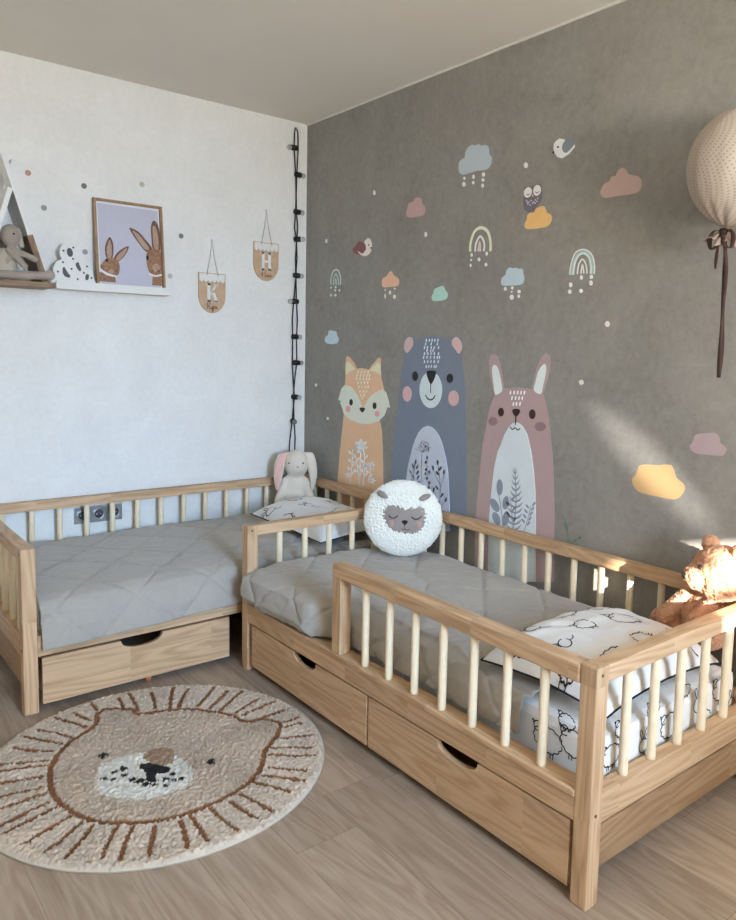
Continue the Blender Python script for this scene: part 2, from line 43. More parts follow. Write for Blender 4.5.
('wildflower_print',(96,90,104),[('l',29,[-10425,8349,-10430,7563,-10447,6688]),('s',0,[-10255,8731,-10245,8709,-10220,8698,-10195,8703,-10184,8723,-10193,8744,-10218,8756,-10243,8750]),('s',0,[-10402,8833,-10393,8812,-10368,8800,-10343,8806,-10332,8825,-10341,8847,-10366,8858,-10391,8852]),('s',0,[-10671,8703,-10662,8681,-10637,8670,-10613,8675,-10602,8695,-10611,8716,-10635,8727,-10660,8722]),('s',0,[-10018,8499,-10008,8477,-9983,8466,-9957,8471,-9946,8491,-9956,8512,-9981,8524,-10006,8518]),('s',0,[-10338,8687,-10328,8665,-10304,8654,-10278,8659,-10267,8679,-10277,8700,-10301,8712,-10327,8706]),('s',0,[-10947,8498,-10938,8476,-10914,8465,-10890,8470,-10879,8489,-10888,8511,-10912,8522,-10937,8517]),('s',0,[-10911,8661,-10902,8639,-10878,8628,-10853,8634,-10842,8653,-10852,8674,-10876,8685,-10900,8680]),('s',0,[-10694,8720,-10685,8698,-10661,8687,-10636,8693,-10625,8712,-10634,8733,-10659,8745,-10683,8739]),('s',0,[-10800,8899,-10791,8878,-10766,8867,-10742,8872,-10731,8891,-10740,8913,-10764,8924,-10789,8918]),('s',0,[-10621,8902,-10611,8880,-10587,8869,-10562,8875,-10551,8894,-10561,8916,-10585,8927,-10610,8921]),('s',0,[-10704,8688,-10695,8666,-10671,8655,-10646,8660,-10635,8680,-10644,8701,-10669,8712,-10693,8707]),('s',0,[-10887,8749,-10877,8728,-10853,8717,-10829,8722,-10818,8741,-10827,8763,-10851,8774,-10876,8768]),('s',0,[-10407,8666,-10397,8644,-10373,8633,-10347,8639,-10336,8658,-10346,8679,-10370,8691,-10395,8685]),('s',0,[-10924,8633,-10915,8611,-10891,8600,-10866,8606,-10855,8625,-10865,8646,-10889,8657,-10913,8652]),('s',0,[-10912,8841,-10903,8819,-10879,8808,-10854,8814,-10844,8833,-10853,8854,-10877,8865,-10901,8860]),('s',0,[-10916,8854,-10907,8833,-10883,8821,-10858,8827,-10847,8846,-10856,8868,-10880,8879,-10905,8873]),('s',0,[-10421,8895,-10412,8873,-10387,8862,-10362,8868,-10351,8887,-10360,8909,-10385,8920,-10410,8914]),('s',0,[-10496,8948,-10486,8926,-10462,8915,-10437,8921,-10426,8940,-10435,8962,-10460,8973,-10485,8967]),('s',0,[-10818,8579,-10809,8558,-10784,8546,-10760,8552,-10749,8571,-10758,8592,-10782,8604,-10807,8598]),('s',0,[-10258,8596,-10248,8574,-10224,8563,-10198,8568,-10187,8588,-10197,8609,-10221,8621,-10247,8615]),('s',0,[-10937,8529,-10928,8507,-10904,8496,-10879,8501,-10868,8520,-10878,8542,-10901,8553,-10926,8548]),('s',0,[-10706,8762,-10697,8740,-10672,8729,-10648,8734,-10637,8754,-10646,8775,-10670,8786,-10695,8781]),('s',0,[-10584,8806,-10575,8785,-10551,8774,-10526,8779,-10515,8799,-10524,8820,-10548,8831,-10573,8826]),('s',0,[-10379,8819,-10370,8797,-10345,8786,-10320,8792,-10309,8811,-10318,8833,-10343,8844,-10368,8838]),('s',0,[-10728,8932,-10719,8910,-10695,8899,-10670,8905,-10659,8924,-10668,8946,-10692,8957,-10717,8951]),('s',0,[-10876,8882,-10867,8861,-10843,8850,-10818,8855,-10807,8875,-10816,8896,-10840,8907,-10865,8901]),('s',0,[-11070,8706,-11060,8684,-11037,8673,-11012,8679,-11001,8698,-11010,8719,-11034,8730,-11059,8725]),('s',0,[-10722,8711,-10713,8689,-10689,8678,-10664,8684,-10653,8703,-10662,8724,-10687,8736,-10711,8730]),('s',0,[-11065,8697,-11055,8676,-11032,8664,-11007,8670,-10996,8689,-11005,8710,-11029,8721,-11054,8716]),('s',0,[-10967,8602,-10958,8581,-10934,8569,-10910,8575,-10899,8594,-10908,8615,-10932,8627,-10956,8621]),('s',0,[-10764,8702,-10755,8681,-10731,8669,-10706,8675,-10695,8694,-10704,8715,-10728,8727,-10753,8721]),('s',0,[-10936,8679,-10926,8658,-10902,8646,-10878,8652,-10867,8671,-10876,8692,-10900,8704,-10925,8698]),('s',0,[-10389,8666,-10380,8644,-10355,8633,-10330,8638,-10319,8658,-10328,8679,-10353,8690,-10378,8685]),('s',0,[-11068,8709,-11058,8688,-11035,8676,-11010,8682,-10999,8701,-11008,8722,-11032,8733,-11057,8728]),('l',17,[-10484,8414,-10268,8466,-10041,8515]),('l',17,[-10484,8414,-10299,8533,-10101,8644]),('l',17,[-10484,8414,-10353,8589,-10206,8754]),('l',17,[-10484,8414,-10425,8629,-10346,8831]),('l',17,[-10484,8414,-10506,8649,-10502,8868]),('l',17,[-10484,8414,-10587,8645,-10658,8861]),('l',17,[-10484,8414,-10659,8619,-10797,8810]),('l',17,[-10484,8414,-10714,8574,-10902,8722]),('l',17,[-10484,8414,-10746,8515,-10963,8607]),('l',41,[-9906,6751,-9882,7369,-9993,8003]),('s',0,[-9856,7705,-9879,7658,-9886,7617,-9875,7588,-9849,7578,-9812,7589,-9773,7618,-9738,7661,-9716,7707,-9709,7749,-9720,7778,-9746,7787,-9783,7776,-9822,7747]),('s',0,[-9691,7393,-9726,7351,-9744,7312,-9741,7283,-9717,7271,-9677,7277,-9629,7300,-9582,7336,-9546,7377,-9528,7417,-9531,7445,-9556,7458,-9596,7452,-9644,7429]),('s',0,[-9872,7181,-9907,7140,-9925,7101,-9922,7073,-9898,7060,-9858,7066,-9810,7089,-9764,7124,-9728,7166,-9710,7205,-9714,7233,-9738,7246,-9778,7240,-9826,7217]),('s',0,[-9817,6966,-9852,6925,-9870,6886,-9867,6857,-9843,6844,-9803,6850,-9755,6872,-9708,6908,-9672,6949,-9654,6988,-9658,7017,-9682,7030,-9722,7024,-9770,7002]),('s',0,[-9505,6853,-9528,6806,-9535,6764,-9524,6735,-9497,6725,-9460,6735,-9420,6764,-9385,6806,-9362,6853,-9355,6895,-9366,6924,-9393,6935,-9430,6924,-9470,6895]),('s',0,[-10180,7658,-10144,7609,-10103,7571,-10066,7552,-10041,7556,-10031,7583,-10040,7626,-10066,7677,-10102,7727,-10143,7764,-10179,7783,-10205,7778,-10214,7752,-10205,7709]),('s',0,[-10206,7394,-10163,7346,-10119,7310,-10080,7293,-10056,7299,-10050,7326,-10065,7369,-10096,7420,-10139,7468,-10183,7504,-10222,7521,-10246,7515,-10252,7488,-10237,7445]),('s',0,[-10060,7887,-10042,7835,-10015,7793,-9985,7770,-9958,7769,-9938,7792,-9930,7833,-9936,7885,-9953,7937,-9980,7979,-10010,8002,-10037,8002,-10057,7980,-10065,7939]),('s',0,[-10259,7167,-10217,7119,-10172,7083,-10134,7065,-10109,7071,-10104,7098,-10118,7142,-10150,7192,-10192,7241,-10237,7277,-10275,7294,-10300,7288,-10305,7261,-10291,7218]),('s',0,[-10316,6915,-10280,6865,-10240,6826,-10203,6807,-10178,6811,-10168,6837,-10177,6880,-10202,6932,-10239,6982,-10279,7021,-10316,7040,-10341,7036,-10350,7010,-10341,6967]),('l',29,[-11048,6552,-10877,7336,-10799,8193]),('s',0,[-10885,8215,-10867,8164,-10819,8137,-10769,8151,-10747,8198,-10765,8249,-10813,8275,-10863,8261]),('s',0,[-10799,7979,-10781,7928,-10732,7901,-10682,7915,-10660,7961,-10679,8012,-10727,8039,-10777,8025]),('s',0,[-10830,7642,-10812,7590,-10764,7563,-10714,7577,-10691,7623,-10710,7675,-10758,7702,-10808,7688]),('s',0,[-11067,7565,-11049,7514,-11001,7487,-10952,7500,-10929,7546,-10948,7598,-10995,7625,-11045,7611]),('s',0,[-10890,7240,-10872,7188,-10823,7160,-10774,7173,-10751,7219,-10770,7271,-10818,7299,-10868,7286]),('s',0,[-11087,7061,-11069,7009,-11022,6982,-10972,6994,-10950,7040,-10968,7092,-11016,7120,-11065,7107]),('s',0,[-11079,6835,-11061,6783,-11014,6755,-10964,6767,-10942,6813,-10960,6865,-11008,6893,-11057,6880]),('s',0,[-10795,7440,-10776,7388,-10728,7361,-10678,7374,-10656,7420,-10674,7472,-10722,7500,-10772,7486]),('s',0,[-11148,6626,-11130,6574,-11083,6546,-11033,6558,-11011,6604,-11029,6656,-11077,6684,-11126,6671]),('l',34,[-11754,5981,-11766,7067,-11565,8062]),('l',28,[-11766,7067,-11457,7420,-11247,7763]),('l',28,[-11796,6958,-11961,7380,-11997,7696]),('l',28,[-11775,5870,-12012,6198,-12182,6454]),('s',0,[-11623,8081,-11618,8029,-11602,7985,-11576,7959,-11546,7955,-11518,7974,-11498,8013,-11489,8063,-11493,8116,-11510,8160,-11536,8186,-11566,8190,-11594,8170,-11614,8132]),('s',0,[-11313,7797,-11322,7746,-11316,7702,-11296,7673,-11266,7665,-11233,7680,-11202,7715,-11180,7763,-11171,7814,-11177,7858,-11197,7887,-11226,7894,-11260,7879,-11291,7844]),('s',0,[-11804,7803,-11768,7753,-11727,7715,-11689,7697,-11662,7701,-11651,7728,-11658,7772,-11682,7824,-11718,7874,-11759,7912,-11797,7930,-11824,7925,-11835,7898,-11828,7855]),('s',0,[-12062,7702,-12052,7649,-12030,7606,-12002,7581,-11973,7579,-11948,7599,-11933,7640,-11931,7691,-11942,7743,-11964,7786,-11992,7811,-12021,7814,-12046,7793,-12060,7753]),('s',0,[-11605,7610,-11645,7571,-11667,7533,-11666,7503,-11642,7488,-11600,7491,-11549,7510,-11498,7543,-11457,7582,-11436,7621,-11437,7650,-11461,7665,-11503,7663,-11555,7643]),('s',0,[-11617,6928,-11657,6889,-11679,6851,-11678,6821,-11654,6806,-11612,6808,-11561,6826,-11510,6859,-11469,6898,-11447,6936,-11449,6966,-11473,6981,-11515,6979,-11566,6960]),('s',0,[-11963,6586,-11911,6541,-11859,6509,-11817,6496,-11794,6505,-11794,6534,-11817,6578,-11859,6628,-11911,6673,-11963,6705,-12004,6718,-12027,6709,-12027,6679,-12004,6636]),('s',0,[-11406,6774,-11389,6721,-11361,6677,-11329,6652,-11299,6651,-11277,6674,-11268,6716,-11272,6769,-11290,6823,-11318,6866,-11350,6891,-11380,6892,-11401,6870,-11411,6828]),('s',0,[-12246,6442,-12223,6389,-12192,6347,-12159,6324,-12130,6324,-12112,6348,-12108,6391,-12119,6444,-12143,6496,-12174,6538,-12207,6561,-12235,6561,-12253,6537,-12257,6494])])]),
('rabbit_wall_sticker', 'tall pink rabbit wall sticker with grey fern leaves on its white belly', 'wall sticker', None,[('body',(160,134,130),[('k',0,[-14373,9292,-14525,9941,-14639,10579,-14777,11006,-14980,11371,-14796,11783,-14625,12343,-14567,12805,-14663,13039,-14873,13110,-15089,12997,-15245,12671,-15372,12219,-15487,11707,-15842,11726,-16308,11786,-16768,11761,-16982,11729,-17071,12095,-17203,12585,-17400,13001,-17637,13197,-17858,13082,-17904,12799,-17836,12369,-17707,11933,-17590,11580,-17779,11168,-17928,10699,-18037,10179,-18103,9753,-18152,9504,-18233,9064,-18327,8109,-18423,6829,-18461,5858,-18551,4236,-14159,3107,-14114,4930,-14104,6019,-14153,6894,-14254,7914,-14328,8849])]),
('inner_ear',(200,202,204),[('s',0,[-14930,12652,-15113,12514,-15230,12264,-15371,11813,-15383,11569,-15014,11393,-14902,11789,-14785,12298,-14786,12555])]),
('inner_ear',(200,202,204),[('s',0,[-17568,12765,-17692,12650,-17673,12314,-17583,11926,-17478,11573,-17117,11707,-17198,12101,-17304,12468])]),
('eye',(55,35,36),[('s',0,[-15544,10708,-15532,10627,-15489,10560,-15425,10519,-15350,10513,-15282,10543,-15232,10603,-15211,10682,-15224,10763,-15267,10831,-15332,10871,-15407,10877,-15475,10846,-15524,10786])]),
('eye',(55,35,36),[('s',0,[-17251,10759,-17239,10673,-17197,10602,-17133,10558,-17059,10552,-16991,10584,-16941,10649,-16920,10732,-16932,10819,-16974,10891,-17039,10934,-17113,10939,-17181,10907,-17230,10843])]),
('cheek',(132,104,104),[('s',0,[-15202,10295,-15181,10212,-15112,10141,-15009,10096,-14892,10085,-14784,10111,-14707,10169,-14677,10248,-14699,10332,-14770,10403,-14874,10448,-14991,10458,-15097,10431,-15173,10373])]),
('cheek',(132,104,104),[('s',0,[-17814,10317,-17791,10235,-17717,10164,-17607,10118,-17482,10105,-17367,10130,-17285,10187,-17252,10265,-17276,10348,-17351,10419,-17463,10465,-17588,10476,-17702,10451,-17782,10394])]),
('belly',(192,194,203),[('k',0,[-15447,9334,-15632,9791,-15856,10119,-16051,10289,-16216,10354,-16398,10320,-16588,10227,-16866,9916,-17017,9510,-17125,9187,-17283,8480,-17413,7638,-17492,6654,-17563,5331,-17635,4000,-14968,3314,-14930,5104,-14926,6173,-14989,7246,-15109,8316,-15282,9033])]),
('nose',(55,35,36),[('s',0,[-16023,10841,-16221,10897,-16422,10872,-16397,10720,-16238,10582,-16085,10670])]),
('mouth',(60,40,44),[('l',45,[-16224,10591,-16227,10405,-16222,10229]),('l',45,[-15937,10136,-16064,10037,-16208,10111,-16366,10041,-16487,10128])]),
('forehead_flecks',(215,205,200),[('s',0,[-15906,11535,-15897,11498,-15884,11469,-15868,11453,-15853,11453,-15842,11471,-15837,11501,-15838,11538,-15847,11575,-15860,11604,-15876,11620,-15891,11619,-15902,11602,-15907,11572]),('s',0,[-16107,11547,-16099,11510,-16086,11481,-16070,11465,-16055,11466,-16044,11483,-16039,11513,-16040,11550,-16049,11587,-16062,11616,-16078,11632,-16092,11631,-16103,11614,-16109,11584]),('s',0,[-16300,11558,-16292,11522,-16279,11493,-16263,11477,-16248,11478,-16237,11494,-16232,11524,-16234,11561,-16242,11598,-16255,11627,-16270,11643,-16285,11642,-16296,11625,-16301,11595]),('s',0,[-16484,11569,-16476,11533,-16463,11504,-16448,11488,-16433,11489,-16422,11506,-16417,11535,-16419,11572,-16427,11609,-16440,11637,-16455,11653,-16470,11652,-16481,11635,-16486,11606]),('s',0,[-16660,11579,-16652,11543,-16639,11514,-16624,11499,-16610,11500,-16599,11516,-16594,11546,-16595,11583,-16603,11619,-16616,11647,-16631,11663,-16646,11662,-16657,11646,-16662,11616]),('s',0,[-15998,11314,-15990,11277,-15976,11248,-15961,11232,-15946,11233,-15935,11250,-15929,11280,-15931,11317,-15939,11354,-15953,11383,-15968,11399,-15983,11399,-15994,11382,-16000,11352]),('s',0,[-16199,11327,-16190,11291,-16177,11261,-16162,11245,-16147,11246,-16136,11263,-16131,11293,-16132,11330,-16141,11367,-16154,11396,-16169,11412,-16184,11411,-16195,11394,-16200,11364]),('s',0,[-16384,11339,-16376,11303,-16363,11274,-16348,11258,-16333,11258,-16322,11275,-16317,11305,-16318,11342,-16326,11379,-16340,11408,-16355,11423,-16369,11423,-16380,11406,-16386,11376]),('s',0,[-16561,11351,-16553,11314,-16540,11285,-16525,11270,-16511,11270,-16500,11287,-16494,11317,-16496,11353,-16504,11390,-16517,11419,-16532,11434,-16547,11434,-16558,11417,-16563,11387]),('s',0,[-16091,11084,-16082,11048,-16069,11018,-16053,11002,-16039,11002,-16027,11019,-16022,11050,-16024,11087,-16032,11124,-16045,11153,-16061,11169,-16076,11169,-16087,11152,-16092,11122]),('s',0,[-16257,11096,-16249,11059,-16236,11030,-16220,11014,-16206,11015,-16195,11031,-16189,11061,-16191,11098,-16199,11135,-16212,11165,-16228,11181,-16243,11180,-16254,11163,-16259,11133]),('s',0,[-16442,11109,-16434,11073,-16421,11043,-16406,11028,-16391,11028,-16380,11045,-16375,11075,-16377,11112,-16385,11148,-16398,11177,-16413,11193,-16428,11193,-16439,11176,-16444,11146])]),
('fern_print',(128,130,143),[('l',40,[-16284,8476,-16425,7137,-16328,5885]),('k',0,[-16305,8255,-16238,8327,-16168,8453,-16226,8257,-16308,8187]),('k',0,[-16305,8255,-16363,8344,-16418,8487,-16381,8279,-16308,8187]),('k',0,[-16335,8025,-16244,8093,-16150,8216,-16227,8023,-16338,7958]),('k',0,[-16335,8025,-16417,8118,-16496,8265,-16441,8054,-16338,7958]),('k',0,[-16362,7795,-16247,7859,-16128,7977,-16223,7787,-16365,7727]),('k',0,[-16362,7795,-16468,7892,-16571,8043,-16498,7829,-16365,7727]),('k',0,[-16384,7563,-16245,7623,-16101,7737,-16216,7550,-16388,7496]),('k',0,[-16384,7563,-16514,7665,-16641,7821,-16550,7603,-16388,7496]),('k',0,[-16400,7331,-16236,7386,-16068,7496,-16201,7312,-16404,7263]),('k',0,[-16400,7331,-16555,7438,-16705,7598,-16596,7377,-16404,7263]),('k',0,[-16409,7097,-16221,7147,-16028,7252,-16180,7072,-16413,7030]),('k',0,[-16409,7097,-16588,7209,-16762,7374,-16635,7149,-16413,7030]),('k',0,[-16411,6862,-16198,6907,-15980,7006,-16151,6830,-16415,6794]),('k',0,[-16411,6862,-16613,6979,-16811,7149,-16666,6921,-16415,6794]),('k',0,[-16406,6625,-16186,6667,-15962,6765,-16138,6590,-16409,6557]),('k',0,[-16406,6625,-16614,6745,-16818,6917,-16669,6687,-16409,6557]),('k',0,[-16394,6386,-16174,6428,-15949,6524,-16126,6349,-16397,6318]),('k',0,[-16394,6386,-16603,6508,-16807,6681,-16657,6450,-16397,6318]),('k',0,[-16377,6146,-16157,6186,-15932,6282,-16108,6108,-16380,6078]),('k',0,[-16377,6146,-16586,6269,-16790,6444,-16641,6211,-16380,6078]),('k',0,[-16356,5905,-16136,5944,-15910,6038,-16087,5865,-16360,5837]),('k',0,[-16356,5905,-16566,6029,-16771,6206,-16621,5972,-16360,5837]),('s',0,[-15655,7561,-15645,7409,-15602,7282,-15535,7203,-15456,7190,-15381,7246,-15326,7358,-15301,7506,-15311,7659,-15354,7787,-15422,7864,-15501,7876,-15575,7820,-15630,7708]),('s',0,[-15414,6828,-15490,6710,-15516,6596,-15486,6507,-15407,6460,-15293,6466,-15168,6522,-15054,6619,-14977,6737,-14951,6853,-14981,6943,-15062,6989,-15177,6982,-15303,6925]),('s',0,[-16025,6948,-15992,6819,-15930,6713,-15853,6651,-15776,6645,-15714,6698,-15679,6797,-15679,6924,-15713,7054,-15775,7160,-15852,7221,-15929,7225,-15991,7173,-16025,7074]),('s',0,[-15546,6263,-15597,6148,-15600,6038,-15556,5954,-15473,5912,-15366,5920,-15257,5979,-15168,6075,-15116,6191,-15112,6302,-15157,6387,-15242,6428,-15349,6418,-15458,6359]),('s',0,[-16068,6280,-16025,6138,-15955,6022,-15871,5954,-15790,5949,-15728,6007,-15697,6118,-15704,6259,-15748,6402,-15818,6518,-15902,6584,-15983,6588,-16044,6529,-16074,6419]),('l',34,[-15447,7215,-15563,6781,-15680,6314,-15754,5770]),('l',27,[-16883,5861,-17092,6478,-17229,7074]),('s',0,[-17184,6294,-17148,6251,-17110,6219,-17078,6205,-17059,6212,-17055,6237,-17069,6277,-17097,6324,-17134,6367,-17172,6398,-17203,6412,-17223,6406,-17226,6380,-17212,6340]),('s',0,[-16901,6386,-16933,6352,-16951,6318,-16951,6291,-16932,6277,-16899,6279,-16858,6295,-16818,6324,-16785,6358,-16767,6392,-16767,6419,-16786,6433,-16819,6431,-16860,6415]),('s',0,[-17244,6506,-17208,6463,-17170,6431,-17138,6418,-17119,6424,-17116,6450,-17130,6490,-17158,6536,-17194,6578,-17232,6610,-17263,6623,-17283,6617,-17286,6591,-17272,6551]),('s',0,[-16962,6599,-16994,6564,-17012,6531,-17012,6504,-16993,6490,-16960,6492,-16920,6508,-16879,6537,-16846,6572,-16828,6606,-16829,6632,-16847,6646,-16880,6644,-16921,6628]),('s',0,[-17304,6716,-17268,6674,-17230,6643,-17198,6629,-17179,6636,-17176,6661,-17190,6701,-17218,6747,-17254,6789,-17291,6820,-17323,6833,-17342,6827,-17345,6801,-17332,6762]),('s',0,[-17023,6811,-17055,6776,-17073,6742,-17072,6716,-17054,6702,-17021,6704,-16980,6721,-16940,6749,-16907,6784,-16890,6818,-16890,6845,-16908,6858,-16941,6857,-16982,6840]),('s',0,[-17363,6926,-17327,6884,-17290,6853,-17258,6839,-17239,6846,-17236,6872,-17250,6911,-17277,6957,-17313,6999,-17351,7029,-17382,7043,-17401,7036,-17404,7010,-17391,6971]),('s',0,[-17083,7022,-17115,6987,-17133,6953,-17133,6927,-17114,6913,-17082,6915,-17041,6932,-17001,6961,-16968,6996,-16950,7030,-16951,7056,-16969,7070,-17002,7068,-17043,7051]),('s',0,[-17422,7135,-17387,7093,-17349,7062,-17318,7049,-17299,7056,-17295,7081,-17309,7121,-17337,7166,-17373,7208,-17410,7238,-17441,7251,-17460,7244,-17463,7219,-17450,7180]),('l',27,[-16274,5875,-16223,6502,-16101,7117]),('s',0,[-16426,6314,-16384,6264,-16341,6227,-16306,6211,-16285,6217,-16284,6246,-16302,6291,-16335,6344,-16378,6394,-16421,6430,-16455,6447,-16475,6440,-16477,6412,-16459,6367]),('s',0,[-16069,6517,-16108,6478,-16130,6440,-16132,6411,-16113,6397,-16076,6400,-16030,6420,-15982,6454,-15944,6493,-15921,6531,-15919,6560,-15939,6574,-15976,6571,-16022,6550]),('s',0,[-16366,6746,-16323,6697,-16280,6661,-16245,6644,-16225,6651,-16224,6680,-16242,6725,-16275,6777,-16318,6827,-16360,6863,-16395,6879,-16415,6872,-16417,6843,-16399,6799]),('s',0,[-16009,6953,-16047,6913,-16070,6875,-16071,6847,-16052,6833,-16015,6836,-15969,6857,-15921,6891,-15883,6930,-15860,6969,-15858,6998,-15878,7011,-15915,7008,-15961,6987]),('s',0,[-16305,7179,-16263,7130,-16220,7094,-16185,7078,-16165,7085,-16163,7114,-16181,7159,-16215,7211,-16257,7259,-16300,7295,-16335,7311,-16355,7304,-16356,7275,-16339,7231])])]),
('bird_wall_sticker', 'small pink bird wall sticker with a maroon wing', 'wall sticker', None,[('wing',(112,72,74),[('s',0,[-4503,18280,-4787,18454,-5010,18631,-5406,18562,-5661,18247,-5478,18035,-5086,17969,-4682,18100])]),
('body',(212,180,170),[('s',0,[-5517,18584,-5844,18734,-6089,18595,-6184,18330,-6084,18050,-5816,17878,-5483,17872,-5084,18035,-4989,18174,-5367,17999,-5663,18182,-5656,18410])]),
('eye',(40,30,32),[('s',0,[-5965,18382,-5949,18351,-5911,18342,-5872,18358,-5855,18392,-5870,18422,-5908,18432,-5947,18415])]),
('beak',(60,35,38),[('s',0,[-6188,18215,-6170,18185,-6124,18175,-6077,18192,-6057,18226,-6075,18256,-6121,18265,-6168,18248])])]),
('rainbow_wall_sticker', 'tiny grey-green rainbow wall sticker above the blue cloud near the room corner', 'wall sticker', None,[('arch',(165,178,170),[('l',76,[-2557,16580,-2548,16927,-2728,17262,-2998,17348,-3283,17227,-3451,16876,-3447,16535])]),
('arch',(165,178,170),[('l',48,[-2782,16569,-2800,16878,-3004,17121,-3232,16854,-3277,16544])]),
('arch',(165,178,170),[('l',35,[-2944,16561,-3010,16887,-3105,16553])]),
('raindrop',(170,180,172),[('s',0,[-2624,16424,-2606,16385,-2562,16371,-2517,16390,-2498,16430,-2515,16468,-2559,16483,-2604,16464])]),
('raindrop',(170,180,172),[('s',0,[-3083,16430,-3063,16387,-3011,16371,-2958,16392,-2935,16437,-2955,16480,-3007,16495,-3060,16475])]),
('raindrop',(170,180,172),[('s',0,[-3038,16267,-3021,16224,-2978,16207,-2933,16227,-2914,16272,-2931,16315,-2975,16332,-3019,16311])]),
('raindrop',(170,180,172),[('s',0,[-3443,16242,-3423,16204,-3371,16190,-3319,16209,-3296,16248,-3317,16286,-3368,16300,-3421,16282])]),
('raindrop',(170,180,172),[('s',0,[-2646,16020,-2625,15972,-2572,15954,-2518,15976,-2495,16026,-2516,16075,-2569,16093,-2623,16070])]),
('raindrop',(170,180,172),[('s',0,[-3082,16003,-3061,15955,-3009,15937,-2956,15959,-2933,16009,-2954,16057,-3006,16075,-3059,16053])])]),
('rain_cloud_wall_sticker', 'peach orange rain cloud wall sticker with cream drops', 'wall sticker', None,[('cloud',(196,152,126),[('s',0,[-7755,16996,-8018,16743,-8324,16602,-8411,16412,-8288,16232,-7833,16223,-7213,16221,-7049,16388,-7094,16639,-7403,16748,-7554,16865])]),
('raindrop',(205,190,170),[('s',0,[-7363,16087,-7353,16043,-7324,16026,-7294,16046,-7280,16091,-7291,16135,-7319,16153,-7350,16133])]),
('raindrop',(205,190,170),[('s',0,[-7384,15782,-7381,15733,-7368,15694,-7347,15673,-7324,15673,-7302,15696,-7287,15737,-7280,15786,-7283,15836,-7296,15875,-7317,15896,-7340,15895,-7362,15872,-7377,15832])]),
('raindrop',(205,190,170),[('s',0,[-7792,15943,-7786,15899,-7767,15865,-7739,15847,-7707,15848,-7678,15869,-7656,15905,-7648,15949,-7653,15992,-7672,16026,-7700,16045,-7732,16043,-7762,16022,-7783,15987])]),
('raindrop',(205,190,170),[('s',0,[-8141,16115,-8124,16085,-8082,16074,-8039,16089,-8020,16120,-8036,16150,-8079,16161,-8122,16146])]),
('raindrop',(205,190,170),[('s',0,[-8175,15727,-8167,15684,-8140,15650,-8100,15633,-8055,15634,-8013,15655,-7984,15691,-7972,15735,-7981,15778,-8008,15812,-8048,15829,-8093,15828,-8134,15807,-8164,15771])])]),
('cloud_wall_sticker', 'small pale blue cloud wall sticker by the room corner, above and left of the fox', 'wall sticker', None,[('cloud',(160,170,175),[('s',0,[-2490,14136,-2806,14120,-3156,14063,-3185,13890,-3374,13716,-3294,13508,-3011,13415,-2316,13408,-2030,13569,-2076,13783,-2331,13889,-2365,14066])])]),
('cloud_wall_sticker', 'small dusty pink cloud wall sticker left of the rain cloud, above the beige rainbow', 'wall sticker', None,[('cloud',(162,130,124),[('s',0,[-9628,20214,-9897,20124,-9959,19901,-10176,19706,-10166,19440,-9981,19347,-9010,19373,-8804,19569,-8884,19800,-8985,20028,-9311,20067,-9414,20189])])]),
('cloud_wall_sticker', 'small mint green cloud wall sticker right of the peach rain cloud', 'wall sticker', None,[('cloud',(150,178,165),[('s',0,[-11152,16011,-11550,16092,-11708,15886,-11882,15747,-11851,15550,-11578,15441,-10920,15437,-10789,15624,-10906,15788,-10971,15953])])]),
('rain_cloud_wall_sticker', 'large pale grey-blue rain cloud wall sticker near the top of the grey wall', 'wall sticker', None,[('cloud',(152,157,160),[('s',0,[-12350,21034,-12340,21265,-12461,21416,-12696,21460,-12720,21654,-12862,21854,-13148,21925,-13314,21855,-13516,21884,-13721,21779,-13960,21762,-14150,21591,-14178,21340,-14325,21204,-14313,20961,-14165,20794,-13930,20749,-13486,20793,-12995,20771,-12618,20762,-12417,20880])]),
('raindrop',(205,192,180),[('s',0,[-12803,20591,-12782,20546,-12729,20534,-12674,20562,-12650,20615,-12670,20660,-12723,20672,-12778,20643])]),
('raindrop',(205,192,180),[('s',0,[-12806,20335,-12798,20291,-12771,20259,-12731,20245,-12686,20252,-12644,20278,-12614,20318,-12602,20365,-12610,20408,-12637,20440,-12677,20454,-12722,20447,-12764,20421,-12794,20381])]),
('raindrop',(205,192,180),[('s',0,[-13351,20563,-13346,20524,-13329,20496,-13303,20482,-13274,20487,-13247,20509,-13227,20543,-13218,20583,-13223,20622,-13240,20650,-13266,20664,-13295,20659,-13322,20637,-13342,20603])]),
('raindrop',(205,192,180),[('s',0,[-13354,20321,-13334,20272,-13283,20258,-13229,20288,-13205,20343,-13224,20392,-13276,20406,-13330,20376])]),
('raindrop',(205,192,180),[('s',0,[-13971,20560,-13964,20523,-13941,20496,-13907,20484,-13867,20490,-13831,20513,-13805,20548,-13794,20588,-13801,20626,-13824,20653,-13859,20664,-13898,20658,-13934,20635,-13960,20600])]),
('raindrop',(205,192,180),[('s',0,[-13942,20343,-13921,20296,-13865,20283,-13807,20313,-13781,20368,-13802,20416,-13858,20428,-13916,20398])]),
('raindrop',(205,192,180),[('s',0,[-13929,20113,-13923,20077,-13905,20051,-13877,20039,-13844,20044,-13814,20064,-13793,20096,-13784,20134,-13789,20169,-13808,20196,-13836,20207,-13869,20203,-13899,20182,-13920,20150])])]),
('bird_wall_sticker', 'small white-blue bird wall sticker with a grey wing, highest on the grey wall', 'wall sticker', None,[('body',(190,198,202),[('k',0,[-17704,21219,-17873,21275,-18134,21181,-18058,21021,-18042,20806,-18247,20682,-18462,20816,-18594,20921,-18616,20831,-18362,20618,-18030,20511,-17796,20608,-17642,20790,-17585,20977,-17606,21128])]),
('wing',(108,113,118),[('s',0,[-18008,20899,-18056,21065,-18220,21143,-18444,21122,-18508,20980,-18408,20783,-18218,20687,-18073,20757]),('l',35,[-18392,21067,-18454,21141,-18484,21200]),('l',35,[-18451,21013,-18567,21098,-18629,21163])]),
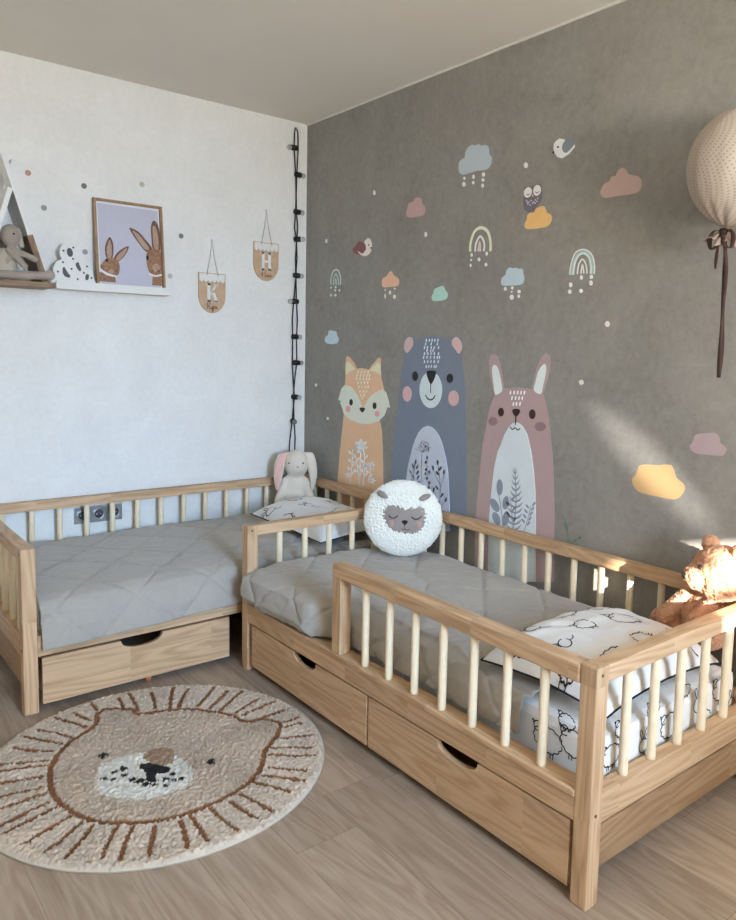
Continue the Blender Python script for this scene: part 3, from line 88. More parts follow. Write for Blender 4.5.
('eye',(30,32,38),[('s',0,[-17857,20958,-17845,20932,-17813,20927,-17779,20944,-17764,20975,-17776,21001,-17808,21006,-17842,20989])]),
('beak',(25,25,28),[('s',0,[-17641,20799,-17631,20763,-17603,20753,-17573,20774,-17559,20814,-17569,20849,-17597,20860,-17627,20839])])]),
('cloud_wall_sticker', 'mustard yellow cloud wall sticker with the owl perched on it', 'wall sticker', None,[('cloud',(196,152,100),[('s',0,[-16406,18621,-16589,18691,-16744,18673,-16829,18800,-17068,18861,-17280,18834,-17394,18594,-17594,18502,-17663,18315,-17556,18124,-17293,18039,-16499,18054,-16306,18144,-16285,18309,-16385,18438])])]),
('owl_wall_sticker', 'small dark purple owl wall sticker with closed white eyes', 'wall sticker', None,[('body',(96,88,96),[('s',0,[-16197,19621,-16157,19774,-16318,19705,-16597,19701,-16899,19747,-17067,19668,-17119,19263,-17058,19044,-16825,18869,-16740,18742,-16464,18716,-16238,18850,-16158,19162])]),
('eye',(205,200,195),[('s',0,[-16586,19426,-16540,19350,-16465,19301,-16374,19290,-16287,19319,-16220,19382,-16187,19467,-16195,19557,-16241,19634,-16318,19682,-16408,19693,-16495,19663,-16561,19600,-16594,19515])]),
('eye',(205,200,195),[('s',0,[-17056,19445,-17017,19365,-16947,19312,-16861,19296,-16775,19322,-16706,19383,-16669,19468,-16670,19561,-16710,19641,-16781,19694,-16867,19708,-16953,19682,-17021,19621,-17058,19536])]),
('eyelash',(60,50,55),[('l',28,[-16313,19447,-16410,19383,-16488,19432])]),
('eyelash',(60,50,55),[('l',28,[-16782,19455,-16876,19396,-16952,19449])]),
('beak',(190,140,110),[('s',0,[-16691,19321,-16680,19290,-16650,19281,-16619,19299,-16604,19333,-16615,19364,-16645,19373,-16676,19356])]),
('chest_feathers',(180,160,165),[('s',0,[-16379,19166,-16359,19158,-16331,19166,-16311,19184,-16312,19202,-16332,19210,-16360,19202,-16379,19184]),('s',0,[-16495,19090,-16475,19083,-16447,19090,-16428,19109,-16428,19127,-16448,19134,-16476,19127,-16495,19108]),('s',0,[-16610,19135,-16590,19128,-16562,19135,-16543,19153,-16544,19171,-16564,19179,-16591,19171,-16610,19153]),('s',0,[-16755,19061,-16735,19053,-16708,19061,-16689,19079,-16689,19097,-16709,19104,-16737,19097,-16756,19079]),('s',0,[-16843,19127,-16823,19120,-16796,19127,-16777,19145,-16778,19163,-16797,19170,-16825,19163,-16844,19145]),('s',0,[-16950,19172,-16930,19165,-16903,19172,-16884,19190,-16885,19208,-16905,19215,-16932,19208,-16951,19190]),('s',0,[-16449,19018,-16429,19010,-16401,19018,-16382,19036,-16382,19054,-16402,19062,-16430,19054,-16449,19036]),('s',0,[-16576,18965,-16556,18957,-16528,18965,-16509,18983,-16509,19001,-16529,19008,-16557,19001,-16576,18983]),('s',0,[-16696,19023,-16676,19015,-16648,19023,-16629,19041,-16630,19059,-16650,19066,-16677,19059,-16696,19041]),('s',0,[-16825,19006,-16806,18999,-16778,19006,-16759,19024,-16760,19042,-16780,19049,-16807,19042,-16826,19024]),('s',0,[-16920,19058,-16900,19050,-16873,19058,-16854,19076,-16855,19094,-16874,19101,-16901,19093,-16920,19075]),('s',0,[-16414,19096,-16393,19089,-16366,19096,-16346,19115,-16347,19133,-16367,19140,-16395,19133,-16414,19114])])]),
('rainbow_wall_sticker', 'beige and cream rainbow wall sticker with raindrops', 'wall sticker', None,[('arch',(206,184,162),[('l',132,[-13225,17452,-13237,17843,-13455,18274,-13830,18398,-14213,18216,-14403,17817,-14436,17372])]),
('arch',(212,200,184),[('l',90,[-13524,17427,-13567,17772,-13789,18045,-14001,17854,-14071,17605,-14040,17405])]),
('arch',(185,165,160),[('k',0,[-13660,17428,-13715,17759,-13785,17874,-13863,17705,-13883,17410])]),
('raindrop',(205,196,182),[('s',0,[-13387,17303,-13371,17246,-13325,17225,-13277,17253,-13255,17313,-13272,17370,-13318,17391,-13365,17363])]),
('raindrop',(205,196,182),[('s',0,[-13356,17091,-13341,17057,-13304,17045,-13265,17062,-13247,17099,-13262,17133,-13299,17144,-13338,17127])]),
('raindrop',(205,196,182),[('s',0,[-13336,16865,-13323,16813,-13286,16793,-13246,16818,-13228,16872,-13241,16924,-13279,16943,-13318,16918])]),
('raindrop',(205,196,182),[('s',0,[-13858,17074,-13839,17017,-13786,16997,-13731,17025,-13705,17085,-13725,17141,-13778,17161,-13833,17133])]),
('raindrop',(205,196,182),[('s',0,[-14293,17283,-14277,17227,-14233,17207,-14187,17235,-14166,17293,-14182,17349,-14226,17369,-14271,17342])]),
('raindrop',(205,196,182),[('s',0,[-14286,16827,-14267,16777,-14215,16759,-14161,16784,-14136,16838,-14156,16888,-14208,16906,-14262,16880])])]),
('rain_cloud_wall_sticker', 'pale grey-blue rain cloud wall sticker beside the mint rainbow', 'wall sticker', None,[('cloud',(158,167,172),[('s',0,[-15409,16544,-15566,16632,-15730,16582,-15888,16599,-16050,16541,-16259,16528,-16311,16331,-16371,16173,-16340,15982,-16136,15896,-15550,15897,-15195,15922,-15106,16046,-15151,16243,-15322,16332,-15360,16429])]),
('raindrop',(205,200,192),[('s',0,[-15443,15772,-15421,15717,-15365,15696,-15305,15722,-15279,15779,-15300,15834,-15357,15855,-15416,15829])]),
('raindrop',(205,200,192),[('s',0,[-15813,15794,-15797,15745,-15752,15726,-15706,15749,-15684,15800,-15701,15849,-15745,15868,-15792,15845])]),
('raindrop',(205,200,192),[('s',0,[-15767,15639,-15756,15614,-15726,15605,-15695,15617,-15682,15643,-15693,15667,-15723,15676,-15754,15664])]),
('raindrop',(205,200,192),[('s',0,[-15843,15420,-15835,15374,-15807,15338,-15765,15319,-15717,15321,-15673,15343,-15641,15381,-15628,15428,-15636,15474,-15664,15510,-15706,15529,-15754,15527,-15798,15504,-15830,15466])]),
('raindrop',(205,200,192),[('s',0,[-16207,15628,-16185,15579,-16127,15561,-16066,15584,-16039,15635,-16061,15684,-16120,15702,-16180,15678])]),
('raindrop',(205,200,192),[('s',0,[-16180,15446,-16164,15397,-16121,15378,-16075,15400,-16054,15451,-16070,15500,-16113,15519,-16159,15496])])]),
('rainbow_wall_sticker', 'mint and white rainbow wall sticker with raindrops, largest of the rainbows', 'wall sticker', None,[('arch',(190,206,200),[('l',56,[-18637,16145,-18673,16510,-18860,16944,-19238,17035,-19592,16830,-19750,16435,-19756,16117])]),
('arch',(140,160,155),[('l',56,[-18715,16140,-18751,16504,-18921,16873,-19242,16969,-19541,16779,-19678,16412,-19681,16121])]),
('arch',(178,200,196),[('l',79,[-18801,16135,-18837,16498,-18987,16811,-19246,16896,-19482,16729,-19598,16390,-19600,16126])]),
('arch',(195,205,200),[('l',51,[-18991,16152,-19034,16484,-19197,16684,-19375,16461,-19435,16147])]),
('arch',(190,200,195),[('l',49,[-19158,16158,-19208,16484,-19297,16156])]),
('raindrop',(200,202,195),[('s',0,[-18779,15770,-18775,15731,-18757,15700,-18729,15684,-18697,15686,-18667,15704,-18645,15737,-18636,15777,-18641,15816,-18659,15847,-18687,15863,-18719,15861,-18748,15842,-18770,15809])]),
('raindrop',(200,202,195),[('s',0,[-18751,15517,-18746,15482,-18728,15456,-18700,15441,-18668,15443,-18638,15459,-18617,15488,-18608,15523,-18613,15557,-18631,15584,-18659,15598,-18691,15597,-18721,15580,-18742,15551])]),
('raindrop',(200,202,195),[('s',0,[-19257,16013,-19253,15977,-19237,15949,-19213,15934,-19185,15936,-19159,15954,-19140,15984,-19131,16021,-19135,16057,-19151,16085,-19175,16100,-19203,16098,-19229,16080,-19248,16050])]),
('raindrop',(200,202,195),[('s',0,[-19272,15522,-19254,15471,-19206,15452,-19155,15476,-19132,15528,-19149,15579,-19198,15598,-19248,15574])]),
('raindrop',(200,202,195),[('s',0,[-19708,16010,-19704,15976,-19686,15951,-19660,15937,-19630,15939,-19602,15955,-19581,15983,-19572,16017,-19577,16051,-19594,16077,-19621,16090,-19651,16088,-19679,16071,-19700,16044])]),
('raindrop',(200,202,195),[('s',0,[-19708,15790,-19704,15749,-19687,15717,-19661,15701,-19630,15702,-19602,15722,-19581,15755,-19572,15797,-19576,15837,-19593,15869,-19619,15886,-19650,15884,-19678,15864,-19699,15831])])]),
('cloud_wall_sticker', 'large dusty pink cloud wall sticker left of the fabric balloon', 'wall sticker', None,[('cloud',(165,138,130),[('s',0,[-19889,19124,-20009,19293,-20220,19341,-20289,19489,-20480,19485,-20535,19633,-20718,19723,-20910,19625,-20981,19484,-21139,19408,-21386,19343,-21549,19140,-21534,18913,-21392,18780,-21026,18764,-20524,18780,-20139,18769,-19938,18850,-19850,18996])])]),
('cloud_wall_sticker', 'orange-yellow cloud wall sticker in the sunlit streak over the back rail', 'wall sticker', None,[('cloud',(186,148,104),[('s',0,[-22066,9322,-22366,9416,-22813,9449,-23318,9523,-23522,9126,-23779,8969,-23861,8786,-23738,8539,-23501,8368,-22884,8364,-22202,8387,-21920,8548,-21810,8806,-21970,9001])])]),
('cloud_wall_sticker', 'mauve pink cloud wall sticker low on the right, above the teddy', 'wall sticker', None,[('cloud',(158,136,136),[('s',0,[-24147,10652,-24477,10729,-24803,10762,-24941,10640,-24985,10459,-25186,10328,-25168,10140,-25014,10047,-24525,10031,-24122,10032,-23938,10215,-24030,10385,-24073,10549])])]),
('leaf_wall_sticker', 'thin green sprig wall sticker just over the back rail, right of the rabbit', 'wall sticker', None,[('stem',(88,112,88),[('l',38,[-18801,6964,-19006,6714,-19107,6317,-19136,5809]),('l',25,[-19437,6002,-19544,6153,-19669,6242])]),
('leaf',(88,112,88),[('s',0,[-19074,6580,-19095,6513,-19100,6454,-19088,6415,-19061,6404,-19026,6423,-18988,6468,-18955,6530,-18934,6597,-18929,6656,-18941,6695,-18968,6706,-19004,6687,-19041,6642])]),
('leaf',(92,116,92),[('s',0,[-19642,6195,-19643,6168,-19616,6129,-19569,6088,-19509,6051,-19448,6026,-19400,6019,-19372,6030,-19372,6058,-19398,6097,-19447,6139,-19507,6175,-19567,6200,-19615,6207])]),
('leaf',(60,75,60),[('s',0,[-19737,6257,-19725,6227,-19694,6210,-19661,6214,-19646,6238,-19658,6267,-19689,6285,-19722,6280])])]),
('dot_wall_sticker', 'cream oval dot wall sticker left of the maroon-winged bird', 'wall sticker', 'dots on the grey wall',[('',(205,196,182),[('s',0,[-2154,18934,-2145,18884,-2119,18846,-2080,18827,-2037,18831,-1997,18857,-1969,18900,-1958,18952,-1967,19002,-1993,19040,-2032,19059,-2075,19055,-2115,19029,-2143,18985])])]),
('dot_wall_sticker', 'cream oval dot wall sticker left of and above the small pink cloud', 'wall sticker', 'dots on the grey wall',[('',(205,196,182),[('s',0,[-6393,20883,-6384,20834,-6355,20798,-6313,20781,-6265,20788,-6222,20816,-6190,20861,-6178,20913,-6187,20962,-6216,20999,-6258,21015,-6306,21008,-6349,20980,-6380,20935])])]),
('dot_wall_sticker', 'cream oval dot wall sticker below the small pink cloud', 'wall sticker', 'dots on the grey wall',[('',(205,196,182),[('s',0,[-10366,18461,-10358,18411,-10333,18373,-10294,18354,-10251,18359,-10210,18385,-10181,18429,-10169,18481,-10177,18531,-10203,18569,-10241,18588,-10285,18583,-10325,18557,-10354,18513])])]),
('dot_wall_sticker', 'cream oval dot wall sticker just above the owl', 'wall sticker', 'dots on the grey wall',[('',(205,196,182),[('s',0,[-16335,20543,-16327,20496,-16298,20462,-16255,20448,-16206,20456,-16160,20485,-16127,20529,-16114,20580,-16122,20627,-16151,20661,-16194,20675,-16243,20667,-16289,20637,-16322,20593])])]),
('dot_wall_sticker', 'cream oval dot wall sticker alone, left of the balloon ribbon', 'wall sticker', 'dots on the grey wall',[('',(205,196,182),[('s',0,[-20546,14289,-20539,14242,-20512,14205,-20472,14185,-20426,14185,-20384,14206,-20353,14244,-20339,14291,-20347,14338,-20373,14375,-20414,14395,-20460,14394,-20502,14373,-20533,14335])])]),
('dot_wall_sticker', 'pale round dot wall sticker right of the rabbit ears', 'wall sticker', 'dots on the grey wall',[('',(205,196,182),[('s',0,[-19525,12140,-19516,12097,-19488,12062,-19445,12041,-19396,12039,-19350,12055,-19318,12088,-19304,12129,-19313,12172,-19341,12207,-19385,12228,-19434,12230,-19479,12214,-19511,12181])])]),
('dot_wall_sticker', 'pale dot wall sticker left of the fox ear, below the blue cloud', 'wall sticker', 'dots on the grey wall',[('',(205,196,182),[('s',0,[-1303,11110,-1269,11045,-1182,11014,-1094,11036,-1057,11097,-1091,11163,-1178,11193,-1266,11171])])]),
('dot_wall_sticker', 'pale dot wall sticker left of the fox cheek', 'wall sticker', 'dots on the grey wall',[('',(205,196,182),[('s',0,[-2529,9332,-2496,9266,-2413,9233,-2329,9252,-2292,9311,-2326,9377,-2409,9410,-2493,9391])])]),
]

# ------------------------------------------------------------------ materials
def lin(c):
    o = []
    for v in c:
        v = v/255.0
        o.append(v/12.92 if v <= 0.04045 else ((v+0.055)/1.055)**2.4)
    return o

class NT:
    def __init__(s, name, rough=0.8, spec=0.3):
        s.m = bpy.data.materials.new(name); s.m.use_nodes = True
        s.t = s.m.node_tree; s.b = s.t.nodes['Principled BSDF']
        s.b.inputs['Roughness'].default_value = rough
        s.b.inputs['Specular IOR Level'].default_value = spec
    def n(s, kind, **kw):
        nd = s.t.nodes.new(kind)
        for k, v in kw.items():
            if k in nd.inputs: nd.inputs[k].default_value = v
            else: setattr(nd, k, v)
        return nd
    def l(s, a, b): s.t.links.new(a, b)

def ramp(nt, fac, stops):
    r = nt.n('ShaderNodeValToRGB')
    e = r.color_ramp.elements
    while len(e) < len(stops): e.new(0.5)
    for k, (p, c) in enumerate(stops):
        e[k].position = p; e[k].color = (c[0], c[1], c[2], 1)
    nt.l(fac, r.inputs[0]); return r

def bump(nt, height, strength, dist=0.002):
    b = nt.n('ShaderNodeBump'); b.inputs['Strength'].default_value = strength
    b.inputs['Distance'].default_value = dist
    nt.l(height, b.inputs['Height']); nt.l(b.outputs[0], nt.b.inputs['Normal'])

def plain(name, col, rough=0.7, spec=0.3, metal=0.0, var=0.06, scale=60, bmp=0.0):
    """solid colour with a little procedural variation"""
    nt = NT(name, rough, spec)
    nt.b.inputs['Metallic'].default_value = metal
    tc = nt.n('ShaderNodeTexCoord')
    nz = nt.n('ShaderNodeTexNoise', Scale=scale, Detail=3.0)
    nt.l(tc.outputs['Object'], nz.inputs['Vector'])
    lo = [max(0, c*(1-var)) for c in col]; hi = [min(1, c*(1+var)) for c in col]
    r = ramp(nt, nz.outputs['Fac'], [(0.3, lo), (0.7, hi)])
    nt.l(r.outputs[0], nt.b.inputs['Base Color'])
    if bmp: bump(nt, nz.outputs['Fac'], bmp)
    return nt.m

def wood(name, axis, light, mid, dark, rough=0.5, joint=0.33):
    """pine boards: stretched growth rings along one axis, finger-jointed lengths of slightly different tone"""
    nt = NT(name, rough, 0.35)
    tc = nt.n('ShaderNodeTexCoord')
    oi = nt.n('ShaderNodeObjectInfo')
    comb = nt.n('ShaderNodeCombineXYZ')
    mul = nt.n('ShaderNodeMath', operation='MULTIPLY'); nt.l(oi.outputs['Random'], mul.inputs[0]); mul.inputs[1].default_value = 17.0
    for k in range(3): nt.l(mul.outputs[0], comb.inputs[k])
    add = nt.n('ShaderNodeVectorMath', operation='ADD')
    nt.l(tc.outputs['Object'], add.inputs[0]); nt.l(comb.outputs[0], add.inputs[1])
    sc = [9.0, 9.0, 9.0]; sc[axis] = 0.9
    mp = nt.n('ShaderNodeVectorMath', operation='MULTIPLY'); mp.inputs[1].default_value = sc
    nt.l(add.outputs[0], mp.inputs[0])
    # joint blocks
    js = [16.0, 16.0, 16.0]; js[axis] = 1.0/joint
    jm = nt.n('ShaderNodeVectorMath', operation='MULTIPLY'); jm.inputs[1].default_value = js
    nt.l(add.outputs[0], jm.inputs[0])
    fl = nt.n('ShaderNodeVectorMath', operation='FLOOR'); nt.l(jm.outputs[0], fl.inputs[0])
    wn = nt.n('ShaderNodeTexWhiteNoise'); wn.noise_dimensions = '3D'; nt.l(fl.outputs[0], wn.inputs['Vector'])
    off = nt.n('ShaderNodeVectorMath', operation='MULTIPLY'); off.inputs[1].default_value = (3, 3, 3)
    nt.l(wn.outputs['Color'], off.inputs[0])
    a2 = nt.n('ShaderNodeVectorMath', operation='ADD'); nt.l(mp.outputs[0], a2.inputs[0]); nt.l(off.outputs[0], a2.inputs[1])
    nz = nt.n('ShaderNodeTexNoise', Scale=1.0, Detail=1.5, Roughness=0.45); nt.l(a2.outputs[0], nz.inputs['Vector'])
    m2 = nt.n('ShaderNodeMath', operation='MULTIPLY'); nt.l(nz.outputs['Fac'], m2.inputs[0]); m2.inputs[1].default_value = 85.0
    sn = nt.n('ShaderNodeMath', operation='SINE'); nt.l(m2.outputs[0], sn.inputs[0])
    fs = [150.0, 150.0, 150.0]; fs[axis] = 5.0
    fm = nt.n('ShaderNodeVectorMath', operation='MULTIPLY'); fm.inputs[1].default_value = fs; nt.l(add.outputs[0], fm.inputs[0])
    fn = nt.n('ShaderNodeTexNoise', Scale=1.0, Detail=2.0); nt.l(fm.outputs[0], fn.inputs['Vector'])
    m3 = nt.n('ShaderNodeMath', operation='MULTIPLY_ADD'); nt.l(sn.outputs[0], m3.inputs[0]); m3.inputs[1].default_value = 0.20; m3.inputs[2].default_value = 0.22
    m4 = nt.n('ShaderNodeMath', operation='MULTIPLY_ADD'); nt.l(fn.outputs['Fac'], m4.inputs[0]); m4.inputs[1].default_value = 0.62; nt.l(m3.outputs[0], m4.inputs[2])
    r = ramp(nt, m4.outputs[0], [(0.12, light), (0.55, mid), (1.0, dark)])
    hv = nt.n('ShaderNodeHueSaturation')
    mr = nt.n('ShaderNodeMapRange'); nt.l(wn.outputs['Value'], mr.inputs[0]); mr.inputs[3].default_value = 0.88; mr.inputs[4].default_value = 1.06
    nt.l(mr.outputs[0], hv.inputs['Value']); nt.l(r.outputs[0], hv.inputs['Color'])
    nt.l(hv.outputs[0], nt.b.inputs['Base Color'])
    bump(nt, m4.outputs[0], 0.12, 0.001)
    return nt.m

PINE = ((0.62, 0.432, 0.270), (0.545, 0.358, 0.207), (0.37, 0.215, 0.110))
W = [wood('pine_along_x', 0, *PINE), wood('pine_along_y', 1, *PINE), wood('pine_upright', 2, *PINE)]
M = {}
W.append(wood('ochre_pine_board', 0, (0.40, 0.262, 0.148), (0.335, 0.205, 0.108), (0.22, 0.122, 0.058)))  # ochre end boards, colour darkened further to stand in for shade
W.append(wood('shaded_ochre_pine_y', 1, (0.40, 0.262, 0.148), (0.335, 0.205, 0.108), (0.22, 0.122, 0.058)))
M['dowel'] = plain('pale_birch', (0.78, 0.66, 0.47), 0.5, 0.3, var=0.05, scale=25)
M['screw'] = plain('dark_steel', (0.10, 0.08, 0.06), 0.5)
M['black'] = plain('black_plastic', (0.012, 0.012, 0.013), 0.45)
M['ink'] = plain('black_print', (0.02, 0.02, 0.025), 0.9)
M['rubber'] = plain('grey_rubber', (0.22, 0.22, 0.22), 0.6)
M['orange'] = plain('orange_plastic', (0.62, 0.20, 0.06), 0.5)
M['ledge'] = plain('white_lacquer', (0.72, 0.72, 0.69), 0.5, var=0.02)
M['oak'] = wood('stained_oak', 2, (0.30, 0.19, 0.10), (0.21, 0.125, 0.062), (0.12, 0.065, 0.03))
M['oakx'] = wood('stained_oak_flat', 0, (0.30, 0.19, 0.10), (0.21, 0.125, 0.062), (0.12, 0.065, 0.03))
M['oakframe'] = wood('frame_oak', 2, (0.40, 0.25, 0.14), (0.33, 0.195, 0.10), (0.22, 0.12, 0.06))

def wall_mat(name, c1, c2, c3, sc=3.0, rough=0.75):
    nt = NT(name, rough, 0.25)
    tc = nt.n('ShaderNodeTexCoord')
    mp = nt.n('ShaderNodeVectorMath', operation='MULTIPLY'); mp.inputs[1].default_value = (1, 1, 0.9)
    nt.l(tc.outputs['Object'], mp.inputs[0])
    n1 = nt.n('ShaderNodeTexNoise', Scale=sc, Detail=8.0, Roughness=0.68, Distortion=0.4); nt.l(mp.outputs[0], n1.inputs['Vector'])
    n2 = nt.n('ShaderNodeTexNoise', Scale=sc*11, Detail=5.0, Roughness=0.7); nt.l(mp.outputs[0], n2.inputs['Vector'])
    mx = nt.n('ShaderNodeMath', operation='MULTIPLY_ADD'); nt.l(n2.outputs['Fac'], mx.inputs[0]); mx.inputs[1].default_value = 0.45
    m2 = nt.n('ShaderNodeMath', operation='MULTIPLY'); nt.l(n1.outputs['Fac'], m2.inputs[0]); m2.inputs[1].default_value = 0.55
    nt.l(m2.outputs[0], mx.inputs[2])
    r = ramp(nt, mx.outputs[0], [(0.36, c1), (0.5, c2), (0.63, c3)])
    nt.l(r.outputs[0], nt.b.inputs['Base Color'])
    bump(nt, mx.outputs[0], 0.15, 0.003)
    return nt.m
GREY = (0.286, 0.277, 0.259)
M['grey_wall'] = wall_mat('grey_plaster_wallpaper', [c*0.80 for c in GREY], GREY, [c*1.15 for c in GREY])
M['white_wall'] = wall_mat('white_plaster_wallpaper', (0.70, 0.70, 0.67), (0.745, 0.745, 0.715), (0.79, 0.79, 0.765), 4.0)
M['ceiling'] = plain('matt_ceiling', (0.75, 0.725, 0.665), 0.85, 0.2, var=0.015, scale=3)
M['trim'] = plain('white_trim', (0.70, 0.69, 0.66), 0.6)

def floor_mat():
    nt = NT('oak_laminate_planks', 0.42, 0.4)
    tc = nt.n('ShaderNodeTexCoord')
    sep = nt.n('ShaderNodeSeparateXYZ'); nt.l(tc.outputs['Object'], sep.inputs[0])
    # plank index across x
    a = nt.n('ShaderNodeMath', operation='DIVIDE'); nt.l(sep.outputs[0], a.inputs[0]); a.inputs[1].default_value = 0.19
    fx = nt.n('ShaderNodeMath', operation='FLOOR'); nt.l(a.outputs[0], fx.inputs[0])
    frx = nt.n('ShaderNodeMath', operation='FRACT'); nt.l(a.outputs[0], frx.inputs[0])
    w1 = nt.n('ShaderNodeTexWhiteNoise'); w1.noise_dimensions = '1D'; nt.l(fx.outputs[0], w1.inputs['W'])
    b = nt.n('ShaderNodeMath', operation='DIVIDE'); nt.l(sep.outputs[1], b.inputs[0]); b.inputs[1].default_value = 1.28
    b2 = nt.n('ShaderNodeMath', operation='ADD'); nt.l(b.outputs[0], b2.inputs[0]); nt.l(w1.outputs['Value'], b2.inputs[1])
    fy = nt.n('ShaderNodeMath', operation='FLOOR'); nt.l(b2.outputs[0], fy.inputs[0])
    fry = nt.n('ShaderNodeMath', operation='FRACT'); nt.l(b2.outputs[0], fry.inputs[0])
    cc = nt.n('ShaderNodeCombineXYZ'); nt.l(fx.outputs[0], cc.inputs[0]); nt.l(fy.outputs[0], cc.inputs[1])
    w2 = nt.n('ShaderNodeTexWhiteNoise'); w2.noise_dimensions = '3D'; nt.l(cc.outputs[0], w2.inputs['Vector'])
    off = nt.n('ShaderNodeVectorMath', operation='MULTIPLY'); off.inputs[1].default_value = (9, 9, 9); nt.l(w2.outputs['Color'], off.inputs[0])
    mp = nt.n('ShaderNodeVectorMath', operation='MULTIPLY'); mp.inputs[1].default_value = (8.0, 1.1, 1); nt.l(tc.outputs['Object'], mp.inputs[0])
    ad = nt.n('ShaderNodeVectorMath', operation='ADD'); nt.l(mp.outputs[0], ad.inputs[0]); nt.l(off.outputs[0], ad.inputs[1])
    n1 = nt.n('ShaderNodeTexNoise', Scale=1.0, Detail=2.5, Roughness=0.5, Distortion=0.5); nt.l(ad.outputs[0], n1.inputs['Vector'])
    m = nt.n('ShaderNodeMath', operation='MULTIPLY'); nt.l(n1.outputs['Fac'], m.inputs[0]); m.inputs[1].default_value = 70.0
    s = nt.n('ShaderNodeMath', operation='SINE'); nt.l(m.outputs[0], s.inputs[0])
    fm = nt.n('ShaderNodeVectorMath', operation='MULTIPLY'); fm.inputs[1].default_value = (130, 5, 1); nt.l(ad.outputs[0], fm.inputs[0])
    fm.inputs[1].default_value = (16, 5, 1)
    n2 = nt.n('ShaderNodeTexNoise', Scale=1.0, Detail=4.0, Roughness=0.65); nt.l(fm.outputs[0], n2.inputs['Vector'])
    x1 = nt.n('ShaderNodeMath', operation='MULTIPLY_ADD'); nt.l(s.outputs[0], x1.inputs[0]); x1.inputs[1].default_value = 0.085; x1.inputs[2].default_value = 0.0
    x2 = nt.n('ShaderNodeMath', operation='MULTIPLY_ADD'); nt.l(n2.outputs['Fac'], x2.inputs[0]); x2.inputs[1].default_value = 0.50; nt.l(x1.outputs[0], x2.inputs[2])
    x3 = nt.n('ShaderNodeMath', operation='MULTIPLY_ADD'); nt.l(n1.outputs['Fac'], x3.inputs[0]); x3.inputs[1].default_value = 0.3; nt.l(x2.outputs[0], x3.inputs[2])
    r = ramp(nt, x3.outputs[0], [(0.15, (0.235, 0.174, 0.125)), (0.40, (0.352, 0.270, 0.203)), (0.68, (0.452, 0.365, 0.284))])
    hv = nt.n('ShaderNodeHueSaturation'); nt.l(r.outputs[0], hv.inputs['Color'])
    mr = nt.n('ShaderNodeMapRange'); nt.l(w2.outputs['Value'], mr.inputs[0]); mr.inputs[3].default_value = 0.88; mr.inputs[4].default_value = 1.08
    # seams
    def edge(v, w):
        c1 = nt.n('ShaderNodeMath', operation='LESS_THAN'); nt.l(v, c1.inputs[0]); c1.inputs[1].default_value = w; return c1.outputs[0]
    e = nt.n('ShaderNodeMath', operation='MAXIMUM'); nt.l(edge(frx.outputs[0], 0.012), e.inputs[0]); nt.l(edge(fry.outputs[0], 0.0018), e.inputs[1])
    sb = nt.n('ShaderNodeMath', operation='MULTIPLY'); nt.l(e.outputs[0], sb.inputs[0]); sb.inputs[1].default_value = 0.28
    s2 = nt.n('ShaderNodeMath', operation='SUBTRACT'); nt.l(mr.outputs[0], s2.inputs[0]); nt.l(sb.outputs[0], s2.inputs[1])
    nt.l(s2.outputs[0], hv.inputs['Value']); nt.l(hv.outputs[0], nt.b.inputs['Base Color'])
    bump(nt, x3.outputs[0], 0.1, 0.001)
    return nt.m
M['floor'] = floor_mat()

def cloth_mat(name, col, var=0.05, weave=900.0, rough=0.9):
    nt = NT(name, rough, 0.15)
    nt.b.inputs['Sheen Weight'].default_value = 0.25
    tc = nt.n('ShaderNodeTexCoord')
    n1 = nt.n('ShaderNodeTexNoise', Scale=6.0, Detail=4.0); nt.l(tc.outputs['Object'], n1.inputs['Vector'])
    n2 = nt.n('ShaderNodeTexNoise', Scale=weave, Detail=1.0); nt.l(tc.outputs['Object'], n2.inputs['Vector'])
    a = nt.n('ShaderNodeMath', operation='ADD'); nt.l(n1.outputs['Fac'], a.inputs[0]); nt.l(n2.outputs['Fac'], a.inputs[1])
    h = nt.n('ShaderNodeMath', operation='MULTIPLY'); nt.l(a.outputs[0], h.inputs[0]); h.inputs[1].default_value = 0.5
    r = ramp(nt, h.outputs[0], [(0.35, [c*(1-var) for c in col]), (0.65, [min(1, c*(1+var)) for c in col])])
    nt.l(r.outputs[0], nt.b.inputs['Base Color'])
    bump(nt, n2.outputs['Fac'], 0.15, 0.0008)
    return nt.m
M['duvet'] = cloth_mat('greige_quilt_cotton', (0.37, 0.342, 0.300))
M['sheet'] = cloth_mat('white_printed_cotton', (0.74, 0.73, 0.71), 0.03)
M['linen'] = cloth_mat('taupe_linen', (0.33, 0.285, 0.235), 0.1, 500)
M['linen_pale'] = cloth_mat('pale_linen', (0.43, 0.385, 0.325), 0.08, 500)
M['ivory'] = cloth_mat('ivory_plush', (0.68, 0.63, 0.55), 0.06, 400)
M['blush'] = cloth_mat('blush_cotton', (0.72, 0.46, 0.42), 0.05)
M['boucle'] = cloth_mat('white_boucle', (0.80, 0.82, 0.77), 0.05, 350)
M['sheepgrey'] = cloth_mat('grey_felt', (0.30, 0.265, 0.25), 0.12, 400)
M['sheeppink'] = cloth_mat('pink_felt', (0.42, 0.29, 0.27), 0.08, 400)
M['teddy'] = cloth_mat('apricot_teddy_fur', (0.56, 0.285, 0.165), 0.12, 350)
M['teddy_dark'] = cloth_mat('brown_ear_fur', (0.40, 0.22, 0.13), 0.12, 350)

# ------------------------------------------------------------------ mesh helpers
def link(o, parent=None):
    C.objects.link(o)
    if parent is not None: o.parent = parent
    return o

def ROOT(name, loc, label, cat, group=None):
    o = bpy.data.objects.new(name, None); o.empty_display_size = 0.05
    o.location = loc; C.objects.link(o)
    o['label'] = label; o['category'] = cat
    if group: o['group'] = group
    return o

def tag(o, label, cat, group=None):
    o['label'] = label; o['category'] = cat
    if group: o['group'] = group
    return o

